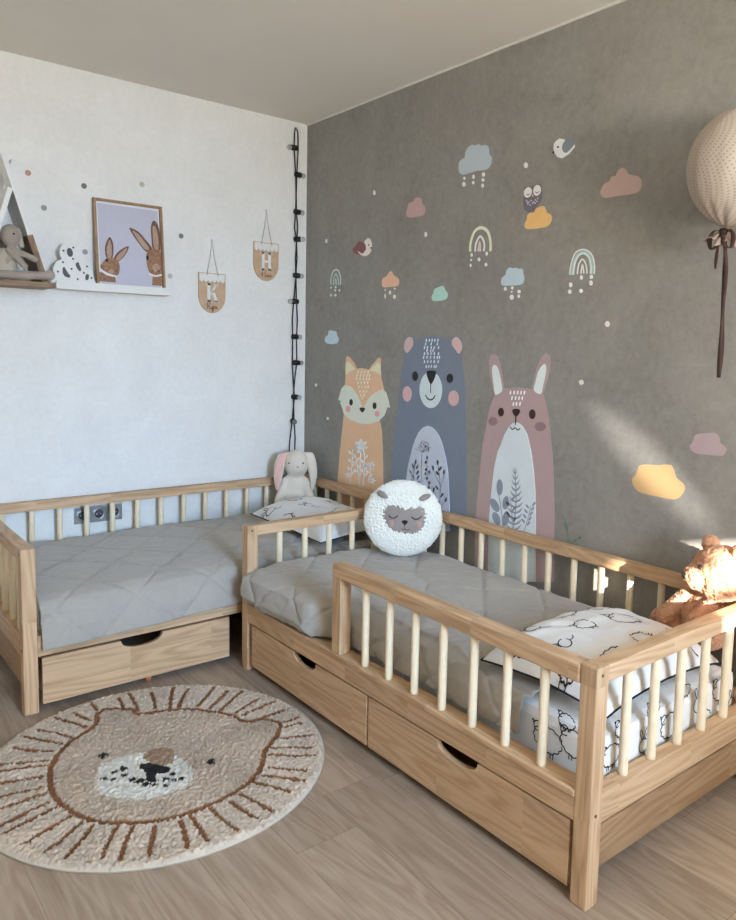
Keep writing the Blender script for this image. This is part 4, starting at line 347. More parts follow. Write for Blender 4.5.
class MB:
    """collects shapes in world coordinates, builds ONE mesh object whose origin sits at `at`"""
    def __init__(s): s.v = []; s.f = []; s.mi = []; s.m = 0; s.sm = []
    def add(s, vs, fs, smooth=False):
        o = len(s.v); s.v += [tuple(p) for p in vs]
        for f in fs: s.f.append([i+o for i in f]); s.mi.append(s.m); s.sm.append(smooth)
    def box(s, a, b, bev=0.003):
        bm = bmesh.new()
        x0, x1 = sorted((a[0], b[0])); y0, y1 = sorted((a[1], b[1])); z0, z1 = sorted((a[2], b[2]))
        vs = [bm.verts.new(p) for p in [(x0,y0,z0),(x1,y0,z0),(x1,y1,z0),(x0,y1,z0),(x0,y0,z1),(x1,y0,z1),(x1,y1,z1),(x0,y1,z1)]]
        for f in [(0,3,2,1),(4,5,6,7),(0,1,5,4),(1,2,6,5),(2,3,7,6),(3,0,4,7)]: bm.faces.new([vs[i] for i in f])
        if bev:
            bev = min(bev, (x1-x0)*.45, (y1-y0)*.45, (z1-z0)*.45)
            bmesh.ops.bevel(bm, geom=list(bm.edges), offset=bev, segments=2, profile=0.6, affect='EDGES')
        s.frombm(bm); bm.free()
        return s
    def frombm(s, bm, smooth=False, mat=None):
        bm.verts.index_update()
        s.add([(mat @ v.co if mat else v.co)[:] for v in bm.verts], [[v.index for v in f.verts] for f in bm.faces], smooth)
        return s
    def tube(s, pts, r, n=10, cap=True, smooth=True, closed=False):
        pts = [Vector(p) for p in pts]
        rs = r if isinstance(r, (list, tuple)) else [r]*len(pts)
        N = len(pts); rings = []; up = None
        for i, p in enumerate(pts):
            if closed: t = (pts[(i+1) % N]-pts[i-1]).normalized()
            else: t = (pts[min(i+1, N-1)]-pts[max(i-1, 0)]).normalized()
            if up is None:
                up = Vector((0,0,1)) if abs(t.z) < .9 else Vector((1,0,0))
            a = t.cross(up)
            if a.length < 1e-6: a = t.orthogonal()
            a.normalize(); b = a.cross(t).normalized(); up = b
            rings.append([p+(a*math.cos(2*PI*k/n)+b*math.sin(2*PI*k/n))*rs[i] for k in range(n)])
        vs = [q for g in rings for q in g]; fs = []
        for i in range(N if closed else N-1):
            j = (i+1) % N
            for k in range(n): fs.append([i*n+k, i*n+(k+1) % n, j*n+(k+1) % n, j*n+k])
        if cap and not closed:
            fs.append([k for k in range(n)]); fs.append([(N-1)*n+k for k in range(n-1, -1, -1)])
        s.add(vs, fs, smooth); return s
    def lathe(s, prof, c, axis=2, n=20, smooth=True):
        """prof: list of (r, h) about an axis through c"""
        vs = []; fs = []
        for r, h in prof:
            for k in range(n):
                a = 2*PI*k/n; p = [r*math.cos(a), r*math.sin(a), h]
                if axis == 0: p = [p[2], p[0], p[1]]
                if axis == 1: p = [p[0], p[2], p[1]]
                vs.append((c[0]+p[0], c[1]+p[1], c[2]+p[2]))
        for i in range(len(prof)-1):
            for k in range(n): fs.append([i*n+k, i*n+(k+1) % n, (i+1)*n+(k+1) % n, (i+1)*n+k])
        fs.append([k for k in range(n)][::-1]); fs.append([(len(prof)-1)*n+k for k in range(n)])
        s.add(vs, fs, smooth); return s
    def ball(s, c, r, rot=None, seg=24, ring=14):
        bm = bmesh.new(); bmesh.ops.create_uvsphere(bm, u_segments=seg, v_segments=ring, radius=1)
        rr = r if isinstance(r, (list, tuple)) else (r, r, r)
        m = Matrix.Translation(c) @ (rot.to_4x4() if rot is not None else Matrix.Identity(4)) @ Matrix.Diagonal((*rr, 1))
        s.frombm(bm, True, m); bm.free(); return s
    def slab(s, outline, t0, t1, to3):
        """outline in 2D, thickness from t0 to t1, to3(a,b,t) -> point"""
        n = len(outline)
        ar = sum(outline[i][0]*outline[(i+1) % n][1]-outline[(i+1) % n][0]*outline[i][1] for i in range(n))
        if ar < 0: outline = outline[::-1]
        vs = [to3(a, b, t0) for a, b in outline]+[to3(a, b, t1) for a, b in outline]
        fs = [list(range(n, 2*n)), list(range(n-1, -1, -1))]+[[i, (i+1) % n, n+(i+1) % n, n+i] for i in range(n)]
        s.add(vs, fs); return s
    def ribbon(s, pts, w, t0, t1, to3):
        L = []; R = []
        n = len(pts)
        for i in range(n):
            a = pts[max(i-1, 0)]; b = pts[min(i+1, n-1)]
            d = (b[0]-a[0], b[1]-a[1]); l = math.hypot(*d) or 1
            nx, ny = -d[1]/l, d[0]/l
            L.append((pts[i][0]+nx*w/2, pts[i][1]+ny*w/2)); R.append((pts[i][0]-nx*w/2, pts[i][1]-ny*w/2))
        for i in range(n-1): s.slab([L[i], R[i], R[i+1], L[i+1]], t0, t1, to3)
        return s
    def mesh(s, name, mats, at=(0,0,0), fix=True):
        me = bpy.data.meshes.new(name)
        me.from_pydata([(p[0]-at[0], p[1]-at[1], p[2]-at[2]) for p in s.v], [], s.f)
        for m in (mats if isinstance(mats, (list, tuple)) else [mats]): me.materials.append(m)
        me.polygons.foreach_set('material_index', s.mi); me.polygons.foreach_set('use_smooth', s.sm)
        if fix:
            bm = bmesh.new(); bm.from_mesh(me); bmesh.ops.recalc_face_normals(bm, faces=bm.faces); bm.to_mesh(me); bm.free()
        me.update(); return me
    def build(s, name, mats, parent=None, at=None, fix=True):
        """with a parent (an Empty without rotation) the mesh is written in the parent's frame"""
        base = Vector((0,0,0)); p = parent
        while p is not None: base += Vector(p.location); p = p.parent
        if parent is None and at is not None:
            o = bpy.data.objects.new(name, s.mesh(name, mats, at, fix)); o.location = at
            return link(o)
        return link(bpy.data.objects.new(name, s.mesh(name, mats, base, fix)), parent)

def spline(pts, closed=True, sub=4):
    n = len(pts); out = []
    rng = range(n) if closed else range(n-1)
    for i in rng:
        p0 = pts[(i-1) % n] if closed else pts[max(i-1, 0)]
        p1 = pts[i]; p2 = pts[(i+1) % n]; p3 = pts[(i+2) % n] if closed else pts[min(i+2, n-1)]
        for k in range(sub):
            t = k/sub
            out.append(tuple(0.5*((2*p1[d])+(-p0[d]+p2[d])*t+(2*p0[d]-5*p1[d]+4*p2[d]-p3[d])*t*t+(-p0[d]+3*p1[d]-3*p2[d]+p3[d])*t**3) for d in range(len(p1))))
    if not closed: out.append(tuple(pts[-1]))
    return out

def remeshed(mb, voxel, smooth=4):
    """fuse overlapping blobs into one continuous skin"""
    o = bpy.data.objects.new('tmp', mb.mesh('tmp', [])); C.objects.link(o)
    r = o.modifiers.new('r', 'REMESH'); r.mode = 'VOXEL'; r.voxel_size = voxel
    sm = o.modifiers.new('s', 'SMOOTH'); sm.iterations = smooth; sm.factor = 0.5
    dg = bpy.context.evaluated_depsgraph_get(); dg.update()
    me = bpy.data.meshes.new_from_object(o.evaluated_get(dg))
    bpy.data.objects.remove(o)
    out = MB()
    out.add([v.co[:] for v in me.vertices], [list(p.vertices) for p in me.polygons], True)
    bpy.data.meshes.remove(me)
    return out

def fuzz(mb, amp, scale, seed=0):
    """push the skin along its normals by lumpy noise (boucle / teddy pile)"""
    me = mb.mesh('tmp', [])
    nr = [v.normal.copy() for v in me.vertices]
    sd = Vector((seed*3.1, seed*1.7, seed*.9))
    vs = []
    for v, nn in zip(me.vertices, nr):
        p = v.co; q = p*scale+sd
        h = noise.noise(q)+0.5*noise.noise(q*2.1)
        vs.append(tuple(p+nn*(amp*h)))
    mb.v = vs; bpy.data.meshes.remove(me)
    return mb

def capsule(mb, a, b, ra, rb, n=8):
    a = Vector(a); b = Vector(b); pts = []; rs = []
    for k in range(n+1):
        t = k/n; pts.append(a.lerp(b, t)); rs.append(ra+(rb-ra)*t)
    d = (b-a).normalized()
    cap0 = [(a-d*ra*math.cos(x), ra*math.sin(x)) for x in (0.15, .5, .9, 1.3)]
    cap1 = [(b+d*rb*math.cos(x), rb*math.sin(x)) for x in (1.3, .9, .5, .15)]
    mb.tube([p for p, _ in cap0]+pts+[p for p, _ in cap1], [r for _, r in cap0]+rs+[r for _, r in cap1], 16)

# ------------------------------------------------------------------ room
RH = 2.544; XL = -3.9; YF = -5.6
def struct(name, mb, mat, parent=None):
    o = mb.build(name, mat, parent)
    if parent is None: o['kind'] = 'structure'
    return o
struct('floor', MB().box((XL, YF, -0.05), (0, 0, 0), 0), M['floor'])
struct('ceiling', MB().box((XL, YF, RH), (0, 0, RH+.05), 0), M['ceiling'])
struct('wall_back', MB().box((XL, 0, 0), (0.08, .08, RH), 0), M['white_wall'])
struct('wall_right', MB().box((0, YF, 0), (.08, 0, RH), 0), M['grey_wall'])
struct('wall_left', MB().box((XL-.08, YF, 0), (XL, .08, RH), 0), M['white_wall'])
# window wall behind the camera: a gap and bars added to shape the sunbeam, by the big window
GX0, GX1, GZ0, GZ1 = SUN_GAP
fw = MB()
for a, b in [((XL-.08, 0), (GX0, RH)), ((GX1, 0), (0.08, RH)), ((GX0, 0), (GX1, GZ0)), ((GX0, GZ1), (GX1, RH))]:
    fw.box((a[0], YF-.08, a[1]), (b[0], YF, b[1]), 0)
struct('wall_front', fw, M['white_wall'])
w2 = MB()
for (x0, x1, z0, z1) in SUN_MASK_BARS: w2.box((x0, YF-.07, z0), (x1, YF-.03, z1), 0)
struct('sun_mask', w2, M['trim'])
w1 = MB()
WX0, WX1, WZ0, WZ1 = -2.4, -.15, .80, 2.3
if True:
    t = .06
    w1.box((WX0-t, YF, WZ0-t), (WX1+t, YF+.03, WZ0)); w1.box((WX0-t, YF, WZ1), (WX1+t, YF+.03, WZ1+t))
    w1.box((WX0-t, YF, WZ0), (WX0, YF+.03, WZ1)); w1.box((WX1, YF, WZ0), (WX1+t, YF+.03, WZ1))
struct('trim_1', MB().box((-.007, YF, RH-.008), (0, 0, RH), 0), M['trim'])

# ------------------------------------------------------------------ beds
BH = 0.60; PU = .048; PV = .046
def make_bed(L, Wd, fn, label, guard, drawers, dowels, at, casters):
    """L along the bed, Wd across from its open front (v=0) to the wall side; fn maps (u,v,z) to the room"""
    ax = 0 if abs(fn(1,0,0)[0]-fn(0,0,0)[0]) > .5 else 1
    WU, WV, WZ = W[ax], W[1-ax], W[2]
    root = ROOT('child_bed', at, label, 'bed', 'pine daybeds with railings')
    def part(name, boxes, mat, par=root, bev=.003):
        mb = MB()
        for a, b in boxes: mb.box(fn(*a), fn(*b), bev)
        return mb.build(name, mat, par)
    def dowel(name, u, v, z0, z1):
        mb = MB(); mb.lathe([(.012, z0), (.0125, z0+.01), (.0125, z1-.01), (.012, z1)], (fn(u, v, 0)[0], fn(u, v, 0)[1], 0), 2, 16)
        mb.build(name, M['dowel'], root)
    for u0 in (0, L-PU):
        for v0 in (0, Wd-PV):
            p = part('post', [((u0, v0, 0), (u0+PU, v0+PV, BH))], WZ, bev=.004)
            if v0 == 0:
                for zz in (BH-.02, .235):
                    ue = -.0005 if u0 == 0 else u0-.0005
                    c = fn(ue, PV*.45, zz); mb = MB()
                    mb.lathe([(.0042, -.001), (.0042, .0012)], c, 1 if ax == 1 else 0, 12)
                    mb.build('screw', M['screw'], p)
        part('end_rail', [((u0+.001, PV, BH-.043), (u0+PU-.001, Wd-PV, BH-.0005))], WV, bev=.004)
        part('end_apron', [((u0+.002, PV, .206), (u0+PU-.004, Wd-PV, .280))], WV)
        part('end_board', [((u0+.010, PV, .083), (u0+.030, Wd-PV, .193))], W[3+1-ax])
        for v in dowels['end']: dowel('baluster', u0+PU/2, v, .278, BH-.04)
    part('back_rail', [((PU, Wd-PV+.001, BH-.043), (L-PU, Wd-.001, BH-.001))], WU, bev=.004)
    part('back_apron', [((PU, Wd-PV+.003, .206), (L-PU, Wd-.003, .280))], WU)
    for u in dowels['back']: dowel('baluster', u, Wd-PV/2, .278, BH-.04)
    part('front_ledge', [((PU, -.003, .267), (L-PU, .062, .284))], WU)
    part('front_apron', [((PU, .001, .206), (L-PU, .021, .2665))], WU)
    part('slat_base', [((PU, .07, .20), (L-PU, Wd-PV-.02, .222))], WU)
    if guard:
        g0, g1 = PU, guard
        gp = part('guard_post', [((g1-.047, .001, .2842), (g1, .047, BH-.044))], WZ)
        part('guard_rail', [((g0+.001, -.001, BH-.052), (g1, .047, BH-.004))], WU, bev=.006)
        for u in dowels['front']: dowel('baluster', u, .023, .282, BH-.05)
    for (u0, u1, hu, hw, vo) in drawers:
        dr = bpy.data.objects.new('drawer', None); dr.empty_display_size = .03; C.objects.link(dr); dr.parent = root
        z0, z1 = .03, .199
        # front board with a scooped finger cut-out in its top edge
        out = [(u0, z0), (u1, z0), (u1, z1)]
        k = 14
        sc = [(hu+hw/2*math.cos(PI*i/k)*1.0, z1-.036*math.sin(PI*i/k)**.8) for i in range(k+1)]
        out += [(hu+hw/2+.006, z1)]+sc+[(hu-hw/2-.006, z1), (u0, z1)]
        mb = MB(); mb.slab(out, vo, vo+.018, lambda a, b, t: fn(a, t, b))
        f = mb.build('drawer_front', WU, dr)
        bvm = f.modifiers.new('edge', 'BEVEL'); bvm.width = .0018; bvm.segments = 2; bvm.limit_method = 'ANGLE'
        part('drawer_box', [((u0+.015, vo+.019, .045), (u0+.027, Wd-.12, .17)), ((u1-.027, vo+.019, .045), (u1-.015, Wd-.12, .17)),
                            ((u0+.027, vo+.019, .045), (u1-.027, Wd-.132, .055)), ((u0+.027, Wd-.132, .045), (u1-.027, Wd-.12, .17))], WU, dr, 0)
        for (cu, cv, key) in casters:
            if u0 < cu < u1:
                c = fn(cu, cv, .0155); mb = MB()
                mb.lathe([(.006, -.011), (.0145, -.009), (.0145, .009), (.006, .011)], c, 1 if ax == 1 else 0, 18)
                mb.box((c[0]-.008, c[1]-.008, c[2]+.012), (c[0]+.008, c[1]+.008, .046), .001)
                ca = mb.build('caster', M[key], dr)
                if key == 'orange': ca['label'] = 'orange plastic caster'
    return root

B2 = (-.900, -2.713); L2 = 1.736; W2 = .880
f2 = lambda u, v, z: (B2[0]+v, B2[1]+u, z)
make_bed(L2, W2, f2, 'pine daybed along the grey wall with front guard rail and two drawers', 1.083,
    [(.060, .872, .458, .165, .004), (.882, 1.660, 1.262, .150, .004)],
    {'end': [.160+.1235*k for k in range(6)], 'back': [.120+.1225*k for k in range(13)], 'front': [.170+.1248*k for k in range(7)]},
    (B2[0]+W2/2, B2[1]+L2/2, 0), [(.17, .80, 'rubber'), (.17, .12, 'rubber'), (.80, .12, 'rubber'), (.94, .12, 'rubber'), (1.60, .12, 'rubber'), (.80, .7, 'rubber'), (.94, .7, 'rubber'), (1.6, .7, 'rubber')])
B1 = (-1.706, -.910); L1 = 1.690; W1 = .880
f1 = lambda u, v, z: (B1[0]+u, B1[1]+v, z)
make_bed(L1, W1, f1, 'pine daybed along the white wall with open front and one drawer', None,
    [(.060, .782, .418, .160, -.004)],
    {'end': [.125+.1200*k for k in range(6)], 'back': [.118+.1195*k for k in range(13)], 'front': []},
    (B1[0]+L1/2, B1[1]+W1/2, 0), [(.449, .030, 'orange'), (.12, .12, 'rubber'), (.72, .12, 'rubber'), (.12, .7, 'rubber'), (.72, .7, 'rubber')])

# ------------------------------------------------------------------ printed animals (outline drawings, in metres about 0,0)
def P_sheep(s, seed=0):
    rr = random.Random(seed); pl = []
    n = 13; body = []
    for i in range(n*6+1):
        a = 2*PI*i/(n*6); b = 1+.10*abs(math.sin(a*n/2))+.02*math.sin(3*a+seed)
        body.append((s*1.0*b*math.cos(a), s*.74*b*math.sin(a)))
    g = int(len(body)*.06); pl.append(body[g:])
    hx, hy = -s*.78, s*.55
    pl.append([(hx+s*.26*math.cos(a)*1.1, hy+s*.30*math.sin(a)) for a in [2*PI*i/14 for i in range(13)]])
    pl.append([(hx-s*.2, hy+s*.2), (hx-s*.42, hy+s*.3), (hx-s*.28, hy+s*.05)])
    for lx in (-.4, -.2, .25, .45): pl.append([(s*lx, -s*.70), (s*lx, -s*1.05)])
    return pl
def P_rabbit(s, seed=0):
    pl = []
    pl.append([(s*.55*math.cos(a), s*.55*math.sin(a)-s*.2) for a in [2*PI*i/18 for i in range(17)]])
    for d in (-1, 1):
        pl.append([(d*s*.18, s*.3), (d*s*.50, s*.85), (d*s*.42, s*1.15), (d*s*.20, s*.9), (d*s*.05, s*.35)])
    pl.append([(s*.1, -s*.7), (s*.35, -s*1.2), (s*.7, -s*1.3)])
    return pl
def P_blob(s, seed=0):
    return [[(s*(.2+.5*k)*math.cos(a)*.9, s*(.2+.5*k)*math.sin(a)) for a in [2*PI*i/16 for i in range(17)]] for k in (0, .4, .8, 1.2)]

def put(pl, cx, cy, rot=0):
    c, s = math.cos(rot), math.sin(rot)
    return [[(cx+c*x-s*y, cy+s*x+c*y) for x, y in p] for p in pl]

def surface_print(mb, S, plines, w, lift=.0009, step=.006):
    """ink lines lying on a cloth surface S(a,b)"""
    for pl in plines:
        pts = []
        sp = spline([tuple(p) for p in pl], False, 3) if len(pl) > 2 else pl
        for i in range(len(sp)-1):
            a, b = sp[i], sp[i+1]; l = math.hypot(b[0]-a[0], b[1]-a[1]); k = max(1, int(l/step))
            for j in range(k): pts.append((a[0]+(b[0]-a[0])*j/k, a[1]+(b[1]-a[1])*j/k))
        pts.append(sp[-1])
        vs = []; n = len(pts)
        for i in range(n):
            a = pts[max(i-1, 0)]; b = pts[min(i+1, n-1)]; d = (b[0]-a[0], b[1]-a[1]); l = math.hypot(*d) or 1
            nx, ny = -d[1]/l*w/2, d[0]/l*w/2
            e = .002; p = Vector(S(*pts[i]))
            tu = Vector(S(pts[i][0]+e, pts[i][1]))-p; tv = Vector(S(pts[i][0], pts[i][1]+e))-p
            N = tu.cross(tv); N = N.normalized() if N.length > 1e-12 else Vector((0,0,1))
            vs.append(Vector(S(pts[i][0]+nx, pts[i][1]+ny))+N*lift); vs.append(Vector(S(pts[i][0]-nx, pts[i][1]-ny))+N*lift)
        mb.add(vs, [[2*i, 2*i+1, 2*i+3, 2*i+2] for i in range(n-1)])

def grid(mb, S, a0, a1, b0, b1, na, nb, smooth=True, flip=False):
    vs = []; fs = []
    for i in range(na+1):
        for j in range(nb+1): vs.append(S(a0+(a1-a0)*i/na, b0+(b1-b0)*j/nb))
    for i in range(na):
        for j in range(nb):
            q = [i*(nb+1)+j, (i+1)*(nb+1)+j, (i+1)*(nb+1)+j+1, i*(nb+1)+j+1]
            fs.append(q[::-1] if flip else q)
    mb.add(vs, fs, smooth)

def sstep(a, b, x):
    t = max(0., min(1., (x-a)/(b-a))); return t*t*(3-2*t)

# ------------------------------------------------------------------ mattresses with fitted printed sheet
def mattress(x0, x1, y0, y1, z0, z1, name, label, prints):
    mb = MB(); mb.box((x0, y0, z0), (x1, y1, z1), .028)
    # soft corners: more bevel done by the helper; the print lies on the near end, front and top
    for face, cx, cy, pl in prints:
        if face == 'end':
            S = lambda a, b: (a, y0, b)
        elif face == 'front':
            S = lambda a, b: (x0, a, b)
        mb.m = 1
        surface_print(mb, S if face != 'front' else (lambda a, b: (x0, -a, b)), put(pl, cx, cy), .0032)
    mb.m = 0
    at = ((x0+x1)/2, (y0+y1)/2, z0)
    return tag(mb.build(name, [M['sheet'], M['ink']], None, at, fix=False), label, 'mattress')
mattress(-.790, -.108, -2.655, -1.045, .2225, .374, 'mattress', 'mattress in a white animal-print sheet, on the bed along the grey wall',
    [('end', -.745, .315, P_sheep(.036, 12)), ('end', -.60, .30, P_rabbit(.035)), ('end', -.70, .375, P_sheep(.03, 2)), ('end', -.47, .31, P_sheep(.045, 3)), ('end', -.56, .385, P_sheep(.028, 4)), ('end', -.33, .335, P_rabbit(.04)),
     ('end', -.29, .27, P_sheep(.036, 5)), ('end', -.20, .34, P_sheep(.045, 6)), ('end', -.13, .28, P_rabbit(.035)), ('end', -.40, .39, P_sheep(.022, 8)),
     ('front', 2.58, .325, P_sheep(.045, 1)), ('front', 2.49, .30, P_sheep(.045, 7)), ('front', 2.61, .285, P_rabbit(.025)), ('front', 2.55, .375, P_sheep(.025, 9))])
mattress(-1.635, -.085, -.815, -.110, .2225, .376, 'mattress', 'mattress under the grey quilt on the bed along the white wall', [])

# ------------------------------------------------------------------ quilts
def seam(a, b, step):
    """distance to the nearest stitched diagonal"""
    u = (a+b)/step; v = (a-b)/step
    return min(abs(u-round(u)), abs(v-round(v)))*step
def quilt(fn, ua, ub, prof, label, seed, ext, step=.29, ph=(0, 0), dents=()):
    """prof(u) -> polyline (v,z) from the front hem over the top to the wall side"""
    nu, nv = 260, 190
    def S0(u, s):
        pr = prof(u)
        d = [0]
        for i in range(1, len(pr)): d.append(d[-1]+math.hypot(pr[i][0]-pr[i-1][0], pr[i][1]-pr[i-1][1]))
        t = s*d[-1]
        for i in range(1, len(pr)):
            if t <= d[i] or i == len(pr)-1:
                k = (t-d[i-1])/(d[i]-d[i-1]); return pr[i-1][0]+(pr[i][0]-pr[i-1][0])*k, pr[i-1][1]+(pr[i][1]-pr[i-1][1])*k, t
    rows = []
    for i in range(nu+1):
        u = ua+(ub-ua)*i/nu
        rows.append([S0(u, j/nv)+(u,) for j in range(nv+1)])
    V = []
    for i in range(nu+1):
        for j in range(nv+1):
            v, z, t, u = rows[i][j]
            i0, i1, j0, j1 = max(i-1, 0), min(i+1, nu), max(j-1, 0), min(j+1, nv)
            A, B, Cc, Dd = rows[i1][j], rows[i0][j], rows[i][j1], rows[i][j0]
            tu = Vector((A[3]-B[3], A[0]-B[0], A[1]-B[1])); tv = Vector((Cc[3]-Dd[3], Cc[0]-Dd[0], Cc[1]-Dd[1]))
            n = tu.cross(tv)
            if n.length < 1e-12: n = Vector((0, 0, 1))
            n.normalize()
            if n.z < 0 and abs(n.z) > .3: n = -n
            sd = seam(u+ph[0], t+ph[1], step)
            q = Vector((u*1.0, t*1.0, seed))
            puff = .0060*(1-math.exp(-(sd/.009)**1.5))+.0035*(1-math.exp(-(sd/.05)**1.5))
            # creases: stretched ridged noise fanning out of the seams
            w1 = 1-abs(noise.noise(Vector((u*9+2*noise.noise(q*4), t*16+3*noise.noise(q*3+Vector((5,1,2))), seed*2.))))*2
            w2 = 1-abs(noise.noise(Vector((u*22+2*noise.noise(q*6), t*13+3*noise.noise(q*5), seed*3.+7))))*2
            big = noise.noise(Vector((u*3.2, t*3.2, seed+4)))
            h = puff+.0026*w1*abs(w1)+.0030*w2*abs(w2)+.006*big-.008
            for (du, dv, dr, dd) in dents: h -= dd*math.exp(-(((u-du)**2+(v-dv)**2)/dr**2)**2)
            V.append(fn(u+n.x*h, v+n.y*h*ext, z+n.z*h))
    mb = MB(); fs = []
    for i in range(nu):
        for j in range(nv): fs.append([i*(nv+1)+j, (i+1)*(nv+1)+j, (i+1)*(nv+1)+j+1, i*(nv+1)+j+1])
    if fn is f2: fs = [q[::-1] for q in fs]
    mb.add(V, fs, True)
    # thickness: a turned-in lower layer
    sub = MB()
    o = mb.build('quilt', M['duvet'], None, fn((ua+ub)/2, .45, .40), fix=False)
    sol = o.modifiers.new('thick', 'SOLIDIFY'); sol.thickness = .006; sol.offset = -1
    return tag(o, label, 'quilt')

def prof1(u):
    # bed along the white wall: hem hangs over the open front
    e = sstep(0.09, .03, u)
    k = .006*math.sin(u*9)+.004*math.sin(u*23)
    zh = .236+.022*sstep(.1, .8, u)
    return [(-.030+k*.6, zh), (-.026+k*.6, .30), (-.010, .365), (.012, .398), (.045, .415), (.09, .422), (.25, .424+.006*math.sin(u*7)), (.5, .424), (.75, .426), (.795, .422), (.815, .40), (.818, .37)]
quilt(f1, .058, 1.632, prof1, 'greige quilted bedspread hanging over the open front of the bed along the white wall', 1.3, 1.0, .30, (.05, .02), [(1.42, .16, .20, .022), (1.55, .74, .10, .012)])
def prof2(u):
    g = sstep(1.10, 1.26, u)          # beyond the guard rail it bulges over the ledge
    top = .431+.004*math.sin(u*6)-.036*sstep(.60, .50, u)
    v0 = .064*(1-g)-.030*g*(0.55+.45*sstep(1.2, 1.6, u)); z0 = .297+.002*math.sin(u*30)
    b = .063*(1-g)-.036*g*(0.5+.5*sstep(1.2, 1.6, u))
    return [(v0+.004+.01*g, z0), (b, z0+.03), (b+.004, z0+.07), (b+.026-.012*g, z0+.105), (b+.06, top-.012), (.13, top), (.3, top), (.55, top), (.76, top-.002), (.80, top-.012), (.812, .39), (.813, .36)]
quilt(f2, .290, 1.674, prof2, 'greige quilted bedspread on the bed along the grey wall, behind the guard rail', 5.1, 1.0, .30, (.1, .12), [(1.53, .67, .16, .019)])

# ------------------------------------------------------------------ pillows
def pillow(c, a, b, th, rot, label, prints, name='pillow', droop=0.0):
    R = rot.to_matrix()
    def mk(sg):
        def S(x, y):
            s, t = max(-1, min(1, x/a)), max(-1, min(1, y/b))
            e = (max(0, 1-abs(s)**3.2)**.55)*(max(0, 1-abs(t)**3.2)**.55)
            px = a*s*(1-.055*(1-t*t)*abs(s)**6*0-.05*(1-abs(t))**1*abs(s)**4); py = b*t*(1-.05*(1-abs(s))*abs(t)**4)
            h = (th*.74 if sg > 0 else -th*.22)*e+.010*noise.noise(Vector((x*9, y*9, sg*3+c[0])))*e+.0055*(1-2*abs(noise.noise(Vector((x*17+y*6, y*11, c[1])))))*min(1, e*1.4)
            return tuple(Vector(c)+R @ Vector((px, py, h-droop*abs(s)**3*(.5+.5*t*t))))
        return S
    top, bot = mk(1), mk(-1)
    mb = MB(); grid(mb, top, -a, a, -b, b, 60, 50); grid(mb, bot, -a, a, -b, b, 40, 34, flip=True)
    mb.m = 1
    for side, pl in prints:
        surface_print(mb, top if side > 0 else bot, pl, .0034, .0012 if side > 0 else -.0012)
    # dark piping round the seam
    ed = [(-a+2*a*i/30, -b) for i in range(30)]+[(a, -b+2*b*i/24) for i in range(24)]+[(a-2*a*i/30, b) for i in range(30)]+[(-a, b-2*b*i/24) for i in range(24)]
    o = mb.build(name, [M['sheet'], M['ink']], None, c, fix=False)
    tag(o, label, 'pillow')
    pb = MB(); pb.tube([tuple(Vector(top(*e))-Vector(c)) for e in ed], .0028, 8, closed=True)
    pp = link(bpy.data.objects.new('piping', pb.mesh('piping', M['ink'])), o); pp['label'] = 'dark piping round the pillow seam'
    return o
from mathutils import Euler
random.seed(11)
pr2 = []
for k, (x, y, s, r) in enumerate([(-.17, .14, .05, .3), (.0, .16, .046, -.4), (.17, .13, .05, .2), (-.20, .0, .042, 1.2), (-.06, .03, .036, .1), (.10, .0, .05, -.2), (.22, -.02, .036, .6), (-.16, -.14, .046, .2), (.01, -.13, .042, 2.2), (.16, -.15, .048, -.3), (-.25, .12, .034, 1.7), (-.25, -.06, .038, .8)]):
    pr2.append((1, put(P_sheep(s, k) if k % 3 else P_rabbit(s*.8), x, y, r)))
pillow((-.490, -2.440, .444), .290, .215, .120, Euler((.01, .02, 0.02)), 'white sheep-print pillow lying on the bed along the grey wall, by the near end rail', [p for p in pr2], droop=.022)
pr1 = []
for k, (x, y, s, r) in enumerate([(-.18, .16, .05, .3), (.0, .18, .045, -.4), (.17, .15, .05, .2), (-.2, .0, .042, 1.2), (-.05, .02, .05, .1), (.12, .0, .05, -.2), (-.16, -.16, .046, .2), (.02, -.15, .05, .4), (.17, -.17, .048, -.3)]):
    pr1.append((1, put(P_sheep(s, k+20) if k % 2 else P_rabbit(s*.8), x, y, r)))
pillow((-.285, -.590, .464), .205, .280, .105, Euler((.07, -.03, .10)), 'white sheep-print pillow propped at the corner end of the bed along the white wall', [p for p in pr1])
# ------------------------------------------------------------------ round sheep cushion
def facing(c, target, roll=0.0, tilt=0.0):
    """frame with +y' = outward normal towards target (horizontal, leaning back by tilt), x' = right seen from the front"""
    d = Vector((target[0]-c[0], target[1]-c[1], 0)).normalized()
    n = (d*math.cos(tilt)+Vector((0, 0, 1))*math.sin(tilt)).normalized()
    r = Vector((0, 0, 1)).cross(d).normalized()
    u = n.cross(r).normalized()
    r2 = r*math.cos(roll)+u*math.sin(roll); u2 = u*math.cos(roll)-r*math.sin(roll)
    return lambda x, y, t: tuple(Vector(c)+r2*x+u2*y+n*t), r2, u2, n
CAMXY = (-2.31, -3.71)
cc = (-.232, -1.192, .583)
sf, sr, su, sn = facing(cc, CAMXY, -.07, .12)
def cushion_h(x, y, Rr=.174, T=.058):
    q = min(1, math.hypot(x, y)/Rr); return T*(1-q**2.6)**.55
root = ROOT('sheep_cushion', cc, 'round white fluffy sheep cushion with a sleeping grey face, between the two beds', 'cushion')
mb = MB()
Rr = .174; n_r, n_t = 90, 300
vs = []; fs = []
